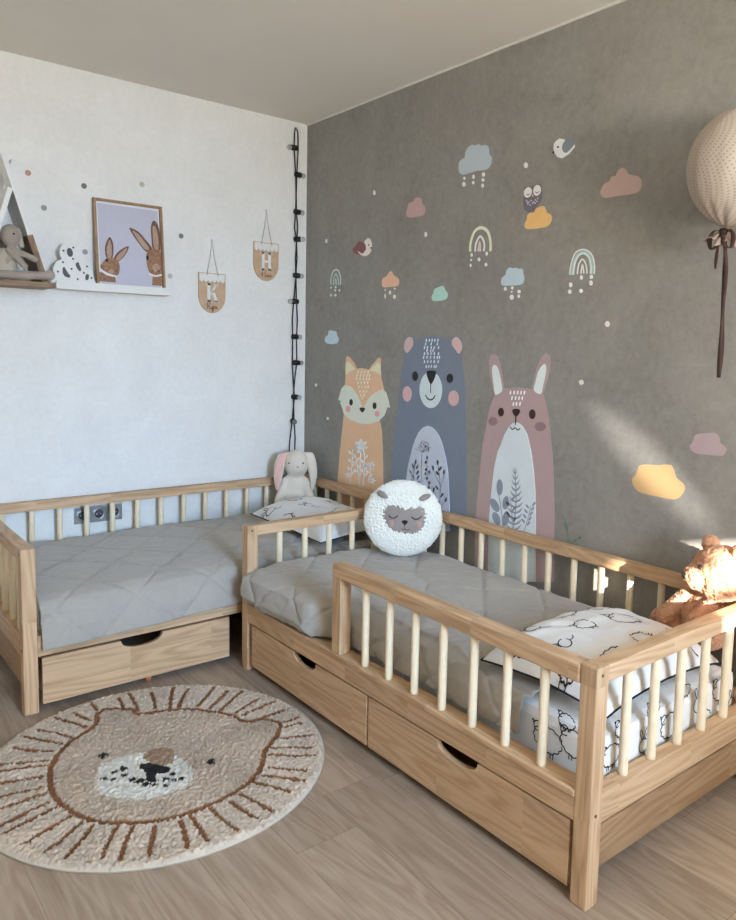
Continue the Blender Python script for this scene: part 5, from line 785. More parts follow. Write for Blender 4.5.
for sg in (1, -1):
    o = len(vs)
    for i in range(n_r+1):
        q = math.sin(i/n_r*PI/2)
        for k in range(n_t):
            a = 2*PI*k/n_t; x, y = Rr*q*math.cos(a), Rr*q*math.sin(a)*.97
            h = sg*.058*(1-q**2.6)**.55 if q < 1 else 0
            nn = noise.noise(Vector((x*110, y*110, sg*4)))+.7*noise.noise(Vector((x*210, y*210, sg*9)))
            d = .0062*nn
            rad = 1+d*4*q**6
            vs.append(sf(x*rad, y*rad, h+sg*d*(1-q**8)))
    for i in range(n_r):
        for k in range(n_t): fs.append([o+i*n_t+k, o+i*n_t+(k+1) % n_t, o+(i+1)*n_t+(k+1) % n_t, o+(i+1)*n_t+k])
mb.add(vs, fs, True)
body = mb.build('body', M['boucle'], root)
onc = lambda lift, hh=None: (lambda x, y, t: sf(x, y, cushion_h(x, y)+lift+t))
def conform(pts, t0, t1, name, mat, lift, parent=root, inner=8, fz=0):
    """a felt patch that follows the cushion's curve"""
    mb = MB(); n = len(pts); cx = sum(p[0] for p in pts)/n; cy = sum(p[1] for p in pts)/n
    vs = []; fs = []
    for i in range(inner+1):
        for p in pts:
            k = i/inner; x, y = cx+(p[0]-cx)*k, cy+(p[1]-cy)*k
            t = t1*(1-k**6)+t0*k**6
            vs.append(sf(x, y, cushion_h(x, y)+lift+t+fz*noise.noise(Vector((x*130, y*130, 2)))))
    for i in range(inner):
        for k in range(n): fs.append([i*n+k, i*n+(k+1) % n, (i+1)*n+(k+1) % n, (i+1)*n+k])
    mb.add(vs, fs, True); return mb.build(name, mat, parent)
# px -> cushion plane: centre (404,521), about 237 px per metre
def cp(x, y): return ((x-404)/228.0, (524-y)/228.0)
face = [(384,525),(383,518),(387,512),(393,510),(396,513),(397,509),(399,514),(402,512),(406,514),(411,511),(416,513),(420,509),(425,512),(428,519),(427,528),(423,534),(415,538),(405,538.5),(396,537.5),(389,533)]
conform(spline([cp(*p) for p in face], True, 3), -.003, .007, 'face', M['sheepgrey'], 0, fz=.001)
for e in ([(375.5,500.5),(379,498),(384,500),(387.5,504),(385,505.5),(379,504)], [(417.5,502.5),(422,498),(427.5,497),(429.5,498.5),(427,502),(421,504.5)]):
    conform(spline([cp(*p) for p in e], True, 3), 0, .018, 'ear', M['sheepgrey'], .001, fz=.001)
conform([cp(392.5+3*math.cos(a), 529+3.6*math.sin(a)) for a in [2*PI*i/14 for i in range(14)]], .006, .0095, 'cheek', M['sheeppink'], 0, inner=3)
conform([cp(420+3*math.cos(a), 528+3.6*math.sin(a)) for a in [2*PI*i/14 for i in range(14)]], .006, .0095, 'cheek', M['sheeppink'], 0, inner=3)
conform(spline([cp(*p) for p in [(402.6,525.4),(406,524.3),(409,525.2),(408,528),(406,529.2),(404,528)]], True, 3), .006, .0115, 'nose', M['ink'], 0, inner=3)
def cstroke(pts, w, name):
    mb = MB(); mb.tube([sf(*cp(*p), cushion_h(*cp(*p))+.0085) for p in spline(pts, False, 5)], w, 8); return mb.build(name, M['ink'], root)
cstroke([(389.5,521),(392,523.2),(395.5,523.2),(398.6,520.5)], .0022, 'eyelid')
cstroke([(412,520.5),(415,522.4),(419,522),(421.8,519.2)], .0022, 'eyelid')
cstroke([(406,529),(406.5,532),(407,533.4)], .0011, 'mouth')
cstroke([(403,533),(405,533.8),(407,533.4),(410,533.6),(411.5,532.4)], .0011, 'mouth')

# ------------------------------------------------------------------ white plush rabbit in the bed corner
bc = (-.150, -.155, .438)
root = ROOT('plush_rabbit', bc, 'white plush rabbit with long floppy pink-lined ears, sitting in the corner behind a pillow', 'soft toy')
rf, rr_, ru, rn = facing(bc, CAMXY, 0, 0)
RB = Matrix((rr_, rn, ru)).transposed()   # columns: right, out, up
mb = MB()
mb.ball(rf(0, .115, 0), (.066, .058, .098), RB)
mb.ball(rf(0, .06, .01), (.072, .064, .07), RB)
mb.ball(rf(.004, .246, .018), (.066, .062, .078), RB)
mb.ball(rf(.01, .228, .052), (.042, .034, .034), RB)
capsule(mb, rf(-.052, .15, .02), rf(-.088, .045, .055), .024, .028)
capsule(mb, rf(.052, .15, .02), rf(.080, .055, .055), .024, .028)
capsule(mb, rf(-.045, .03, .03), rf(-.085, .03, .085), .028, .028)
capsule(mb, rf(.045, .03, .03), rf(.080, .03, .085), .028, .028)
mb = fuzz(remeshed(mb, .0055, 4), .0012, 120, 2)
mb.build('body', M['ivory'], root)
def ear(sx, pts, w, name_in=True):
    """floppy ear: thick ribbon hanging along pts (x,up,out)"""
    sp = spline(pts, False, 6); n = len(sp)
    for kind in ((0, 1) if name_in else (0,)):
        vs = []; fs = []; k = 12
        for i, (x, u, o) in enumerate(sp):
            t = i/(n-1); ww = w*(math.sin(PI*min(1, .16+t*.80))**.7)*(1 if kind == 0 else .70); th = .011 if kind == 0 else .003
            for j in range(k):
                a = 2*PI*j/k
                vs.append(rf(x+ww*math.cos(a)*(.9), u+ww*.10*math.cos(a), o+th*math.sin(a)+(0 if kind == 0 else .0095)-.25*ww*abs(math.cos(a))*.3))
        for i in range(n-1):
            for j in range(k): fs.append([i*k+j, i*k+(j+1) % k, (i+1)*k+(j+1) % k, (i+1)*k+j])
        fs.append(list(range(k))); fs.append([(n-1)*k+j for j in range(k-1, -1, -1)])
        mb = MB(); mb.add(vs, fs, True)
        if kind == 0: e = mb.build('ear', M['ivory'], root)
        else: mb.build('ear_lining', M['blush'], e)
ear(-1, [(-.040, .308, .01), (-.064, .302, .022), (-.084, .25, .038), (-.094, .18, .05), (-.096, .105, .056)], .034)
ear(1, [(.044, .308, .01), (.068, .302, .022), (.086, .25, .036), (.095, .18, .046), (.092, .10, .052)], .030, False)
for x in (.0325,): pass
mb = MB(); mb.ball(rf(-.036, .258, .080), .0042); mb.build('eye', M['ink'], root)
mb = MB(); mb.ball(rf(.040, .258, .079), .0042); mb.build('eye', M['ink'], root)
mb = MB(); mb.ball(rf(.011, .238, .0855), (.0065, .0045, .0045), RB); mb.build('nose', M['sheeppink'], root)

# ------------------------------------------------------------------ teddy at the near end
tb = (-.175, -2.565, .43)
root = ROOT('teddy_bear', tb, 'apricot fluffy teddy bear slumped in the sunny corner by the near end rail', 'soft toy')
mb = MB()
hc = Vector((-.130, -2.597, .664))
mb.ball(hc, (.086, .090, .086))
mb.ball(hc+Vector((-.050, .046, -.014)), (.046, .046, .040))
mb.ball((-.132, -2.560, .505), (.060, .078, .092))
capsule(mb, (-.140, -2.500, .575), (-.165, -2.440, .492), .026, .031)
capsule(mb, (-.175, -2.590, .560), (-.232, -2.585, .530), .028, .030)
capsule(mb, (-.138, -2.500, .462), (-.128, -2.405, .466), .034, .034)
capsule(mb, (-.115, -2.500, .462), (-.108, -2.410, .468), .030, .030)
mb = fuzz(fuzz(remeshed(mb, .0034, 4), .0035, 90, 5), .0042, 260, 9)
mb.build('body', M['teddy'], root)
for p in ((-.108, -2.545, .742), (-.135, -2.650, .738)):
    mb = MB(); mb.ball(p, (.028, .026, .028), None, 48, 28); mb = fuzz(mb, .003, 200, 6); mb.build('ear', M['teddy'], root)
mb = MB(); mb.ball((-.208, -2.522, .655), .010); mb.build('nose', M['ink'], root)
for p in ((-.206, -2.570, .690), (-.138, -2.513, .692)):
    mb = MB(); mb.ball(p, .0075); mb.build('eye', M['ink'], root)
tag_arm = None

# ------------------------------------------------------------------ house-shaped shelf (left edge of the picture), ledge, what stands on them
HX, HZ, HW = -1.535, 1.548, .153      # middle, plank underside, half width
root = ROOT('tipi_shelf', (HX, -.05, HZ), 'white and oak triangular tipi shelf with crossing poles, at the left edge', 'shelf')
mb = MB(); mb.box((HX-HW, -.200, HZ), (HX+HW, -.001, HZ+.022)); mb.build('plank', M['oakx'], root)
def leg(sg):
    bx = HX+sg*.131
    d = Vector((HX+sg*.008-bx, 0, 1.985-(HZ+.022))); l = d.length; d.normalize()
    nx = Vector((d.z, 0, -d.x))*sg
    def board(name, mat, par, segs):
        mb = MB()
        for t0, t1, th, y0, y1 in segs:
            b0 = Vector((bx, 0, HZ+.0225))+d*t0; b1 = Vector((bx, 0, HZ+.0225))+d*t1
            out = [(b0.x, b0.z), (b0.x-nx.x*th, b0.z-nx.z*th), (b1.x-nx.x*th, b1.z-nx.z*th), (b1.x, b1.z)]
            mb.slab(out, y0, y1, lambda a, b, t: (a, t, b))
        return mb.build(name, mat, par)
    board('pole_foot', M['oak'], root, [(.006, .205, .023, -.176, -.001)])
    # the upper boards are halved where they cross
    board('pole', M['ledge'], root, [(.205, l-.035, .020, -.175, -.001), (l-.035, l+.105, .020) + ((-.175, -.089) if sg > 0 else (-.087, -.001))])
leg(1); leg(-1)

lx0, lx1 = -1.352, -.826
root = ROOT('picture_ledge', ((lx0+lx1)/2, -.05, 1.553), 'white picture ledge under the framed rabbits', 'shelf')
mb = MB(); mb.box((lx0, -.100, 1.553), (lx1, -.088, 1.589), .0015); mb.build('front_lip', M['ledge'], root)
mb = MB(); mb.box((lx0, -.088, 1.553), (lx1, -.001, 1.565), .0015); mb.build('board', M['ledge'], root)
# leaning frame
def lean(x, h, t):      # h above the ledge board along the frame, t outwards
    a = .10
    return (x, -.052+h*math.sin(a)*.98-t*math.cos(a), 1.5655+h*math.cos(a)-t*math.sin(a)*-1*0+t*.0)
fx0, fx1, fh = -1.166, -.842, .420
root = ROOT('framed_rabbit_picture', ((fx0+fx1)/2, -.05, 1.5655), 'oak-framed print of two brown rabbits leaning on the white ledge', 'picture')
def lb(mb, x0, x1, h0, h1, t0, t1):
    mb.slab([(x0, h0), (x1, h0), (x1, h1), (x0, h1)], t0, t1, lambda a, b, t: lean(a, b, t))
b = .011
mb = MB(); lb(mb, fx0, fx0+b, 0, fh, 0, .02); lb(mb, fx1-b, fx1, 0, fh, 0, .02); lb(mb, fx0+b, fx1-b, 0, b, 0, .02); lb(mb, fx0+b, fx1-b, fh-b, fh, 0, .02)
mb.build('frame', M['oakframe'], root)
M['printbg'] = plain('lilac_paper', (0.50, 0.50, 0.585), .6, var=.02)
M['paperwhite'] = plain('white_paper', (0.72, 0.72, 0.74), .6, var=.02)
M['hare'] = plain('brown_print', (0.30, 0.165, 0.095), .7, var=.35, scale=110)
M['haredark'] = plain('dark_brown_print', (0.15, 0.085, 0.055), .7, var=.3, scale=140)
M['hareear'] = plain('pinkish_brown_print', (0.43, 0.285, 0.22), .7, var=.15, scale=90)
pr = MB()
lb(pr, fx0+b, fx1-b, b, fh-b, .0, .003)
pic = pr.build('print', M['printbg'], root)
pb = MB(); 
for r_ in ((fx0+b, fx0+b+.010, b, fh-b), (fx1-b-.006, fx1-b, b, fh-b), (fx0+b+.010, fx1-b-.006, fh-b-.010, fh-b)): lb(pb, *r_, .003, .0034)
pb.build('paper_border', M['paperwhite'], pic)
# the two rabbits, drawn as flat shapes of the print. crop 736x900 of (85,190)-(175,300): frame inner left/right edges used as guide
def fp(x, y):
    # bilinear guide: frame outer corners in that crop
    TL, TR, BR, BL = (68, 58), (612, 130), (660, 800), (110, 762)
    # invert by a few Newton steps
    u, v = .5, .5
    for _ in range(12):
        px = (1-u)*(1-v)*TL[0]+u*(1-v)*TR[0]+u*v*BR[0]+(1-u)*v*BL[0]; py = (1-u)*(1-v)*TL[1]+u*(1-v)*TR[1]+u*v*BR[1]+(1-u)*v*BL[1]
        ux = (1-v)*(TR[0]-TL[0])+v*(BR[0]-BL[0]); uy = (1-v)*(TR[1]-TL[1])+v*(BR[1]-BL[1])
        vx = (1-u)*(BL[0]-TL[0])+u*(BR[0]-TR[0]); vy = (1-u)*(BL[1]-TL[1])+u*(BR[1]-TR[1])
        D = ux*vy-uy*vx; ex, ey = x-px, y-py
        u += (ex*vy-ey*vx)/D; v += (ux*ey-uy*ex)/D
    return (max(fx0+b, min(fx1-b, fx0+u*(fx1-fx0))), max(.036, fh*(1-v)*.915+.034))
def shape(name, pts, mat, t, sm=True):
    q = [fp(*p) for p in pts]
    mb = MB(); mb.slab(spline(q, True, 4) if sm else q, .0034, .0034+t, lambda a, b_, t_: lean(a, b_, t_)); return mb.build(name, mat, pic)
def el(cx, cy, rx, ry, r=0):
    r = math.radians(r); return [(cx+rx*math.cos(a)*math.cos(r)-ry*math.sin(a)*math.sin(r), cy+rx*math.cos(a)*math.sin(r)+ry*math.sin(a)*math.cos(r)) for a in [2*PI*i/12 for i in range(12)]]
shape('rabbit_neck', [(128,680),(200,690),(255,715),(264,790),(118,790),(112,760)], M['hare'], .0004, False)
shape('rabbit_head', [(150,610),(185,565),(230,560),(275,590),(290,640),(280,700),(240,712),(190,690),(150,655),(138,630)], M['hare'], .0007)
shape('rabbit_ear', [(185,560),(172,480),(185,420),(207,385),(232,430),(238,500),(228,565)], M['haredark'], .0005)
shape('rabbit_ear_inside', [(195,560),(185,480),(205,410),(222,450),(226,520),(218,560)], M['hareear'], .0009)
shape('rabbit_ear', [(240,575),(262,525),(310,480),(358,462),(340,520),(300,575),(268,590)], M['haredark'], .0005)
shape('rabbit_ear_inside', [(258,570),(285,520),(345,475),(325,530),(285,580)], M['hareear'], .0009)
shape('rabbit_eye', el(187,582,9,14), M['ink'], .0012)
shape('rabbit_chin', [(140,655),(200,690),(265,712),(260,722),(190,708),(145,672)], M['paperwhite'], .0011)
shape('rabbit_muzzle', el(225,675,20,18), M['hareear'], .0012)
shape('rabbit_neck', [(560,705),(620,700),(648,705),(655,800),(556,800)], M['hare'], .0004, False)
shape('rabbit_head', [(500,540),(520,495),(560,480),(610,490),(635,560),(645,650),(630,700),(570,705),(530,680),(510,620)], M['hare'], .0007)
shape('rabbit_ear', [(500,505),(450,450),(400,380),(360,305),(430,335),(490,400),(545,470),(540,500)], M['haredark'], .0005)
shape('rabbit_ear_inside', [(495,490),(445,430),(385,330),(440,365),(500,440),(525,480)], M['hareear'], .0009)
shape('rabbit_ear', [(555,480),(540,380),(535,290),(555,240),(590,275),(612,350),(620,440),(610,500)], M['haredark'], .0005)
shape('rabbit_ear_inside', [(565,470),(552,380),(550,290),(575,300),(595,380),(600,480)], M['hareear'], .0009)
shape('rabbit_eye', el(512,555,9,22), M['ink'], .0012)
shape('rabbit_muzzle', el(585,640,30,34), M['hareear'], .0012)
shape('rabbit_nose', el(605,668,10,9), M['haredark'], .0016)
shape('rabbit_chin', [(530,685),(580,705),(640,695),(640,708),(580,718),(535,700)], M['paperwhite'], .0011)

# white spotted cut-out figure
root = ROOT('cutout_figure', (-1.27, -.07, 1.565), 'white cut-out figure with dark blotches standing on the ledge left of the frame', 'figurine')
def cz(x, y):   # crop (40,240) scale 10.51 -> metres on the ledge
    return (-1.358+(x-165)/10.51*.00515, 1.567+(500-y)/10.51*.00525)
out = [(168,498),(160,420),(160,370),(180,310),(215,275),(240,262),(225,230),(225,185),(245,140),(285,118),(330,122),(360,150),(372,190),(385,235),(420,270),(460,300),(495,350),(520,400),(535,450),(540,498)]
mb = MB(); mb.slab(spline([cz(*p) for p in out], True, 3), -.075, -.055, lambda a, b_, t: (a, t, b_))
mb.build('body', M['ledge'], root)
M['blotch'] = plain('charcoal_print', (0.10, 0.105, 0.11), .7, var=.2, scale=120)
for k, pts in enumerate([el(312,198,27,40,-8), [(245,340),(262,330),(285,370),(312,405),(305,425),(265,415),(245,385)], [(360,290),(385,275),(398,310),(410,340),(398,362),(380,345),(362,315)], el(460,405,17,30,12)]):
    mb = MB(); mb.slab([cz(*p) for p in pts], -.0755, -.0745, lambda a, b_, t: (a, t, b_)); mb.build('blotch', M['blotch'], root)
for p in [(342,152),(257,188),(338,252),(250,290),(205,376),(324,343),(461,310),(432,370),(376,430),(500,410)]:
    mb = MB(); mb.slab([cz(*q) for q in el(p[0], p[1], 9, 10)], -.0755, -.0745, lambda a, b_, t: (a, t, b_)); mb.build('speck', M['blotch'], root)

# linen doll on the plank
root = ROOT('linen_doll', (-1.52, -.15, HZ+.022), 'taupe linen soft doll with drooping ears sitting on the tipi shelf', 'soft toy')
mb = MB()
zc = HZ+.0225
mb.ball((-1.543, -.150, zc+.185), (.040, .036, .048))
mb.ball((-1.560, -.140, zc+.070), (.036, .032, .062))
capsule(mb, (-1.556, -.170, zc+.125), (-1.500, -.190, zc+.060), .013, .013)
capsule(mb, (-1.535, -.160, zc+.128), (-1.462, -.194, zc+.092), .012, .014)
capsule(mb, (-1.555, -.160, zc+.024), (-1.420, -.200, zc+.026), .019, .017)
mb.ball((-1.405, -.200, zc+.030), (.022, .017, .024))
capsule(mb, (-1.595, -.160, zc+.022), (-1.480, -.215, zc+.020), .019, .016)
fuzz(remeshed(mb, .005, 4), .0008, 90, 3).build('body', M['linen'], root)
mb = MB(); capsule(mb, (-1.512, -.148, zc+.212), (-1.503, -.150, zc+.150), .009, .013); fuzz(mb, .001, 90, 1).build('ear', M['linen_pale'], root)
mb = MB()
mb.lathe([(.030, .130), (.038, .095), (.044, .045), (.048, .020), (.045, .018)], (-1.560, -.142, zc), 2, 24)
for i in range(len(mb.v)):
    x, y, z = mb.v[i]; a = math.atan2(y+.142, x+1.560); k = 1+.05*math.sin(9*a)*(zc+.13-z)/.1
    mb.v[i] = (-1.560+(x+1.560)*k, -.142+(y+.142)*k*.72, z)
mb.build('smock', M['linen_pale'], root)
mb = MB(); mb.ball((-1.538, -.1850, zc+.190), .004); mb.build('eye', M['ink'], root)

# ------------------------------------------------------------------ pennants
M['ply'] = plain('pale_plywood', (0.52, 0.36, 0.235), .6, var=.06, scale=30)
M['twine'] = plain('grey_twine', (0.38, 0.36, 0.33), .9)
M['script'] = plain('burnt_script', (0.16, 0.085, 0.04), .8)
def pennant(cx, ztop, w, h, apex_z, letter, script, label):
    root = ROOT('name_pennant', (cx, 0, ztop-h/2), label, 'wall hanging', 'wooden letter pennants')
    T = lambda a, b_, t: (cx+a*w/2, -t, ztop-b_*h)
    n = 16
    out = [(-1, 0), (1, 0), (1, .55)]+[(math.cos(a), .55+.45*math.sin(a)) for a in [PI*i/n for i in range(1, n)]]+[(-1, .55)]
    mb = MB(); mb.slab(out, .0015, .0075, T); mb.build('board', M['ply'], root)
    sc = [(-.93, .02), (.93, .02), (.93, .15)]
    for k in range(6):
        c = .93-.155-.31*k
        sc += [(c+.155*math.cos(a), .15+.075*math.sin(a)) for a in [PI*i/6 for i in range(1, 7)]]
    mb = MB(); mb.slab(sc, .0076, .0088, T); mb.build('scalloped_band', M['ledge'], root)
    mb = MB()
    def bar(x0, y0, x1, y1): mb.slab([(x0, y0), (x1, y0), (x1, y1), (x0, y1)], .0076, .0090, T)
    bar(-.36, .26, -.14, .72)
    bar(-.46, .26, -.04, .305); bar(-.46, .675, -.04, .72)
    if letter == 'H':
        bar(.14, .26, .36, .72); bar(.04, .26, .46, .305); bar(.04, .675, .46, .72); bar(-.14, .465, .14, .52)
    else:
        mb.slab([(-.14, .50), (.20, .27), (.36, .27), (-.02, .55)], .0076, .0090, T)
        mb.slab([(-.02, .46), (.12, .43), (.44, .71), (.20, .71)], .0076, .0090, T)
        bar(.10, .26, .44, .30); bar(.12, .68, .52, .72)
    mb.build('letter', M['ledge'], root)
    mb = MB()
    for st in script: mb.tube([T(x, y, .0085) for x, y in spline(st, False, 4)], .0013, 6)
    mb.build('script_name', M['script'], root)
    mb = MB(); mb.tube([T(-.42, .05, .0125), (cx-.01, -.006, (apex_z+ztop)/2), (cx+.0, -.006, apex_z), (cx+.012, -.006, (apex_z+ztop)/2), T(.42, .05, .0125)], .0012, 6)
    mb.build('twine', M['twine'], root)
    mb = MB(); mb.ball((cx, -.004, apex_z), .005); mb.build('hook', M['ledge'], root)
    for x in (-.42, .42):
        mb = MB(); mb.ball(T(x, .05, .0115), .0028); mb.build('knot', M['twine'], root)
kira = [[(-.44,.80),(-.36,.75),(-.36,.90)], [(-.12,.745),(-.30,.83),(-.22,.84),(-.15,.90),(-.08,.89)], [(-.08,.83),(-.06,.885),(0,.875),(.04,.82),(.02,.90),(.0,.96),(-.05,.99)], [(.06,.82),(.08,.96)], [(.07,.85),(.14,.82),(.17,.86),(.10,.89)], [(.32,.84),(.24,.83),(.21,.87),(.28,.89),(.33,.84),(.34,.88),(.40,.87)]]
nika = [[(-.42,.86),(-.30,.76),(-.30,.90)], [(-.30,.83),(-.10,.80)], [(-.06,.745),(-.12,.90)], [(-.06,.84),(-.04,.885),(.02,.88),(.06,.83),(.06,.885)], [(.12,.83),(.12,.89)], [(.22,.825),(.13,.86),(.20,.885),(.25,.88)], [(.38,.84),(.30,.83),(.27,.87),(.33,.885),(.38,.84),(.39,.88),(.46,.87)]]
pennant(-.570, 1.688, .150, .204, 1.856, 'K', kira, 'wooden shield pennant with a white letter K, hanging nearer the picture frame')
pennant(-.256, 1.877, .152, .205, 2.049, 'H', nika, 'wooden shield pennant with a white letter H, hanging next to the string lights')

# ------------------------------------------------------------------ string lights in the corner
root = ROOT('string_lights', (-.075, -.012, 2.51), 'black festoon string lights with clear bulbs hanging down the room corner', 'string lights')
M['glass'] = bpy.data.materials.new('clear_glass'); M['glass'].use_nodes = True
g = M['glass'].node_tree.nodes['Principled BSDF']; g.inputs['Transmission Weight'].default_value = .85; g.inputs['Roughness'].default_value = .05; g.inputs['IOR'].default_value = 1.25
mb = MB(); mb.lathe([(.006, -.012), (.007, -.004), (.004, 0)], (-.079, 0, 2.508), 1, 12); mb.build('hook', M['rubber'], root)
zs = [2.503, 2.49, 2.40, 2.25, 2.06, 1.98, 1.912, 1.81, 1.714, 1.57, 1.47, 1.375, 1.23, 1.14, 1.037, .90, .80, .70, .55, .45]
la = [-.083, -.090, -.091, -.080, -.072, -.065, -.069, -.077, -.072, -.087, -.093, -.091, -.090, -.086, -.075, -.090, -.102, -.110, -.110, -.110]
lb_ = [-.075, -.066, -.065, -.071, -.077, -.083, -.072, -.064, -.073, -.065, -.060, -.063, -.062, -.072, -.082, -.074, -.068, -.070, -.074, -.074]
cab = MB()
cab.tube([(x, -.013-.003*(i % 2), z) for i, (x, z) in enumerate(zip(la, zs))], .0033, 8)
cab.tube([(x, -.013+.003*(i % 2), z) for i, (x, z) in enumerate(zip(lb_, zs))], .0033, 8)
cab.build('cable', M['black'], root)
for x, z, d in [(-.088, 2.401, -1), (-.070, 2.262, 1), (-.074, 2.062, 1), (-.071, 1.914, .6), (-.074, 1.716, 1), (-.076, 1.572, -1), (-.082, 1.377, 1), (-.072, 1.232, 1), (-.078, 1.039, .3), (-.086, .903, -.3), (-.078, .70, .4)]:
    ang = math.acos(max(-1, min(1, d))); dx, dy = math.cos(ang), -abs(math.sin(ang))
    c = Vector((x, -.018, z)); D = Vector((dx, dy, -.04)).normalized()
    mb = MB(); mb.tube([c-D*.016, c-D*.013, c+D*.020, c+D*.021], [.012, .0145, .015, .012], 14); s = mb.build('lamp_holder', M['black'], root)
    mb = MB(); q = c+D*.021
    mb.tube([q, q+D*.004, q+D*.012, q+D*.020, q+D*.026, q+D*.028], [.007, .011, .0145, .0135, .007, .001], 14); mb.build('bulb', M['glass'], s)

# ------------------------------------------------------------------ wall sockets
M['steel'] = plain('brushed_steel', (0.42, 0.44, 0.46), .28, .5, metal=.9, scale=12, var=.3)
M['steeldark'] = plain('dark_socket_well', (0.07, 0.075, 0.08), .4)
root = ROOT('wall_socket', (-1.16, 0, .495), 'steel triple wall socket on the white wall behind the bed railing', 'socket')
mb = MB(); mb.box((-1.273, -.010, .457), (-1.048, -.0005, .536), .003); mb.build('frame_plate', M['steel'], root)
for k in range(3):
    cx = -1.235+.0745*k
    mb = MB(); mb.lathe([(.028, -.0105), (.028, -.013), (.021, -.0135), (.020, -.0108)], (cx, 0, .4965), 1, 28); s = mb.build('socket_ring', M['steel'], root)
    mb = MB(); mb.lathe([(.0195, -.0106), (.0195, -.0115), (.001, -.0115)], (cx, 0, .4965), 1, 24); mb.build('socket_well', M['steeldark'], s)
    for d in (-.0095, .0095):
        mb = MB(); mb.lathe([(.0035, -.0116), (.0035, -.0125), (.001, -.0125)], (cx+d, 0, .4965), 1, 10); mb.build('contact', M['steel'], s)

# ------------------------------------------------------------------ fabric balloon on the grey wall
def balloon_mat():
    nt = NT('cream_dotted_muslin', .9, .15)
    at = nt.n('ShaderNodeAttribute'); at.attribute_name = 'cloth'
    sc = nt.n('ShaderNodeVectorMath', operation='MULTIPLY'); sc.inputs[1].default_value = (85, 85, 0); nt.l(at.outputs['Vector'], sc.inputs[0])
    vo = nt.n('ShaderNodeTexVoronoi', Scale=1.0, Randomness=0.0); vo.voronoi_dimensions = '2D'; nt.l(sc.outputs[0], vo.inputs['Vector'])
    r = ramp(nt, vo.outputs['Distance'], [(.15, (.34, .27, .23)), (.27, (.50, .435, .37))])
    nt.l(r.outputs[0], nt.b.inputs['Base Color'])
    return nt.m
M['muslin'] = balloon_mat()
M['ribbon'] = plain('brown_satin_ribbon', (0.050, 0.028, 0.021), .6, .2, var=.2, scale=20)
bl = Vector((-.158, -2.594, 1.862)); nk = Vector((-.150, -2.552, 1.690))
root = ROOT('hanging_balloon', (-.168, -2.583, 1.70), 'cream dotted fabric balloon tied with a brown ribbon, on the grey wall', 'wall decoration')
axis = (bl-nk).normalized(); e1 = axis.cross(Vector((0, 1, 0))).normalized(); e2 = axis.cross(e1).normalized()
mb = MB(); vs = []; fs = []; NB, KB = 60, 120; Rb = .155
for i in range(NB+1):
    t = i/NB; th = PI*t
    for k in range(KB):
        a = 2*PI*k/KB
        r = Rb*(math.sin(th)**1.22 if t < .5 else max(0, math.sin(th))**.82); h = -Rb*math.cos(th)*(1.10 if t < .5 else 1.02)
        nec = max(0, 1-t*3.2)
        pl = 1+nec*.12*math.sin(13*a+2*math.sin(3*a))*min(1, t*12)+.032*noise.noise(Vector((math.cos(a)*2.2, math.sin(a)*2.2, t*4)))+.012*noise.noise(Vector((math.cos(a)*7, math.sin(a)*7, t*5)))
        if t < .12: r = max(r, .014*(1-t/.12)+r*t/.12)
        p = bl+axis*h+(e1*math.cos(a)+e2*math.sin(a))*r*pl
        p.x = min(p.x, -.004)
        vs.append(tuple(p))
for i in range(NB):
    for k in range(KB): fs.append([i*KB+k, i*KB+(k+1) % KB, (i+1)*KB+(k+1) % KB, (i+1)*KB+k])
mb.add(vs, fs, True); sk = mb.build('balloon_skin', M['muslin'], root)
ca_ = sk.data.attributes.new('cloth', 'FLOAT_VECTOR', 'POINT')
for i in range(NB+1):
    for k in range(KB):
        a = (2*PI*k/KB+.9) % (2*PI)   # the wrap-round falls on the wall side
        q = Rb*1.05*(i/NB*PI); ca_.data[i*KB+k].vector = ((a-PI)*Rb*math.sin(max(.35, min(PI-.35, PI*i/NB)))*.707+q*.707, q*.707-(a-PI)*Rb*math.sin(max(.35, min(PI-.35, PI*i/NB)))*.707, 0)
mb = MB(); vs = []; fs = []; n, k_ = 10, 72
for i in range(n+1):
    t = i/n
    for k in range(k_):
        a = 2*PI*k/k_; r = .013+.033*t**.8; wv = 1+.20*t*math.sin(7*a+.7)+.12*t*math.sin(13*a)
        p = nk-axis*(.002+.034*t+.010*t*math.sin(5*a+1))+(e1*math.cos(a)+e2*math.sin(a))*r*wv
        vs.append(tuple(p))
for i in range(n):
    for k in range(k_): fs.append([i*k_+k, i*k_+(k+1) % k_, (i+1)*k_+(k+1) % k_, (i+1)*k_+k])
mb.add(vs, fs, True); ruf = mb.build('ruffle', M['muslin'], root)
so = ruf.modifiers.new('thick', 'SOLIDIFY'); so.thickness = .0015
def strip(path, w, name, parent, twist=0.0, thick=.0012):
    """ribbon: flat strip along a path, facing the room"""
    sp = spline(path, False, 6); vs = []; fs = []; n = len(sp)
    for i, p in enumerate(sp):
        a = twist*math.sin(i*.35); ww = w*(.8+.2*math.cos(i*.5))
        d = Vector((-.55*math.sin(a+.6), math.cos(a+.6)*.85, 0)).normalized()*ww/2
        p = Vector(p); vs += [tuple(p-d), tuple(p+d)]
    for i in range(n-1): fs.append([2*i, 2*i+1, 2*i+3, 2*i+2])
    mb = MB(); mb.add(vs, fs, True); o = mb.build(name, M['ribbon'], parent); s_ = o.modifiers.new('thick', 'SOLIDIFY'); s_.thickness = thick; return o
kp = nk+Vector((-.022, -.003, -.006))
mb = MB(); mb.tube([nk+(e1*math.cos(a)+e2*math.sin(a))*.0165 for a in [2*PI*i/20 for i in range(20)]], .004, 8, closed=True); mb.ball(kp, (.010, .012, .011)); rb = mb.build('ribbon', M['ribbon'], root)
strip([tuple(kp), tuple(kp+Vector((-.004, .010, -.03))), tuple(kp+Vector((.002, .018, -.07))), tuple(kp+Vector((.004, .020, -.105)))], .010, 'ribbon_tail', rb, .4)
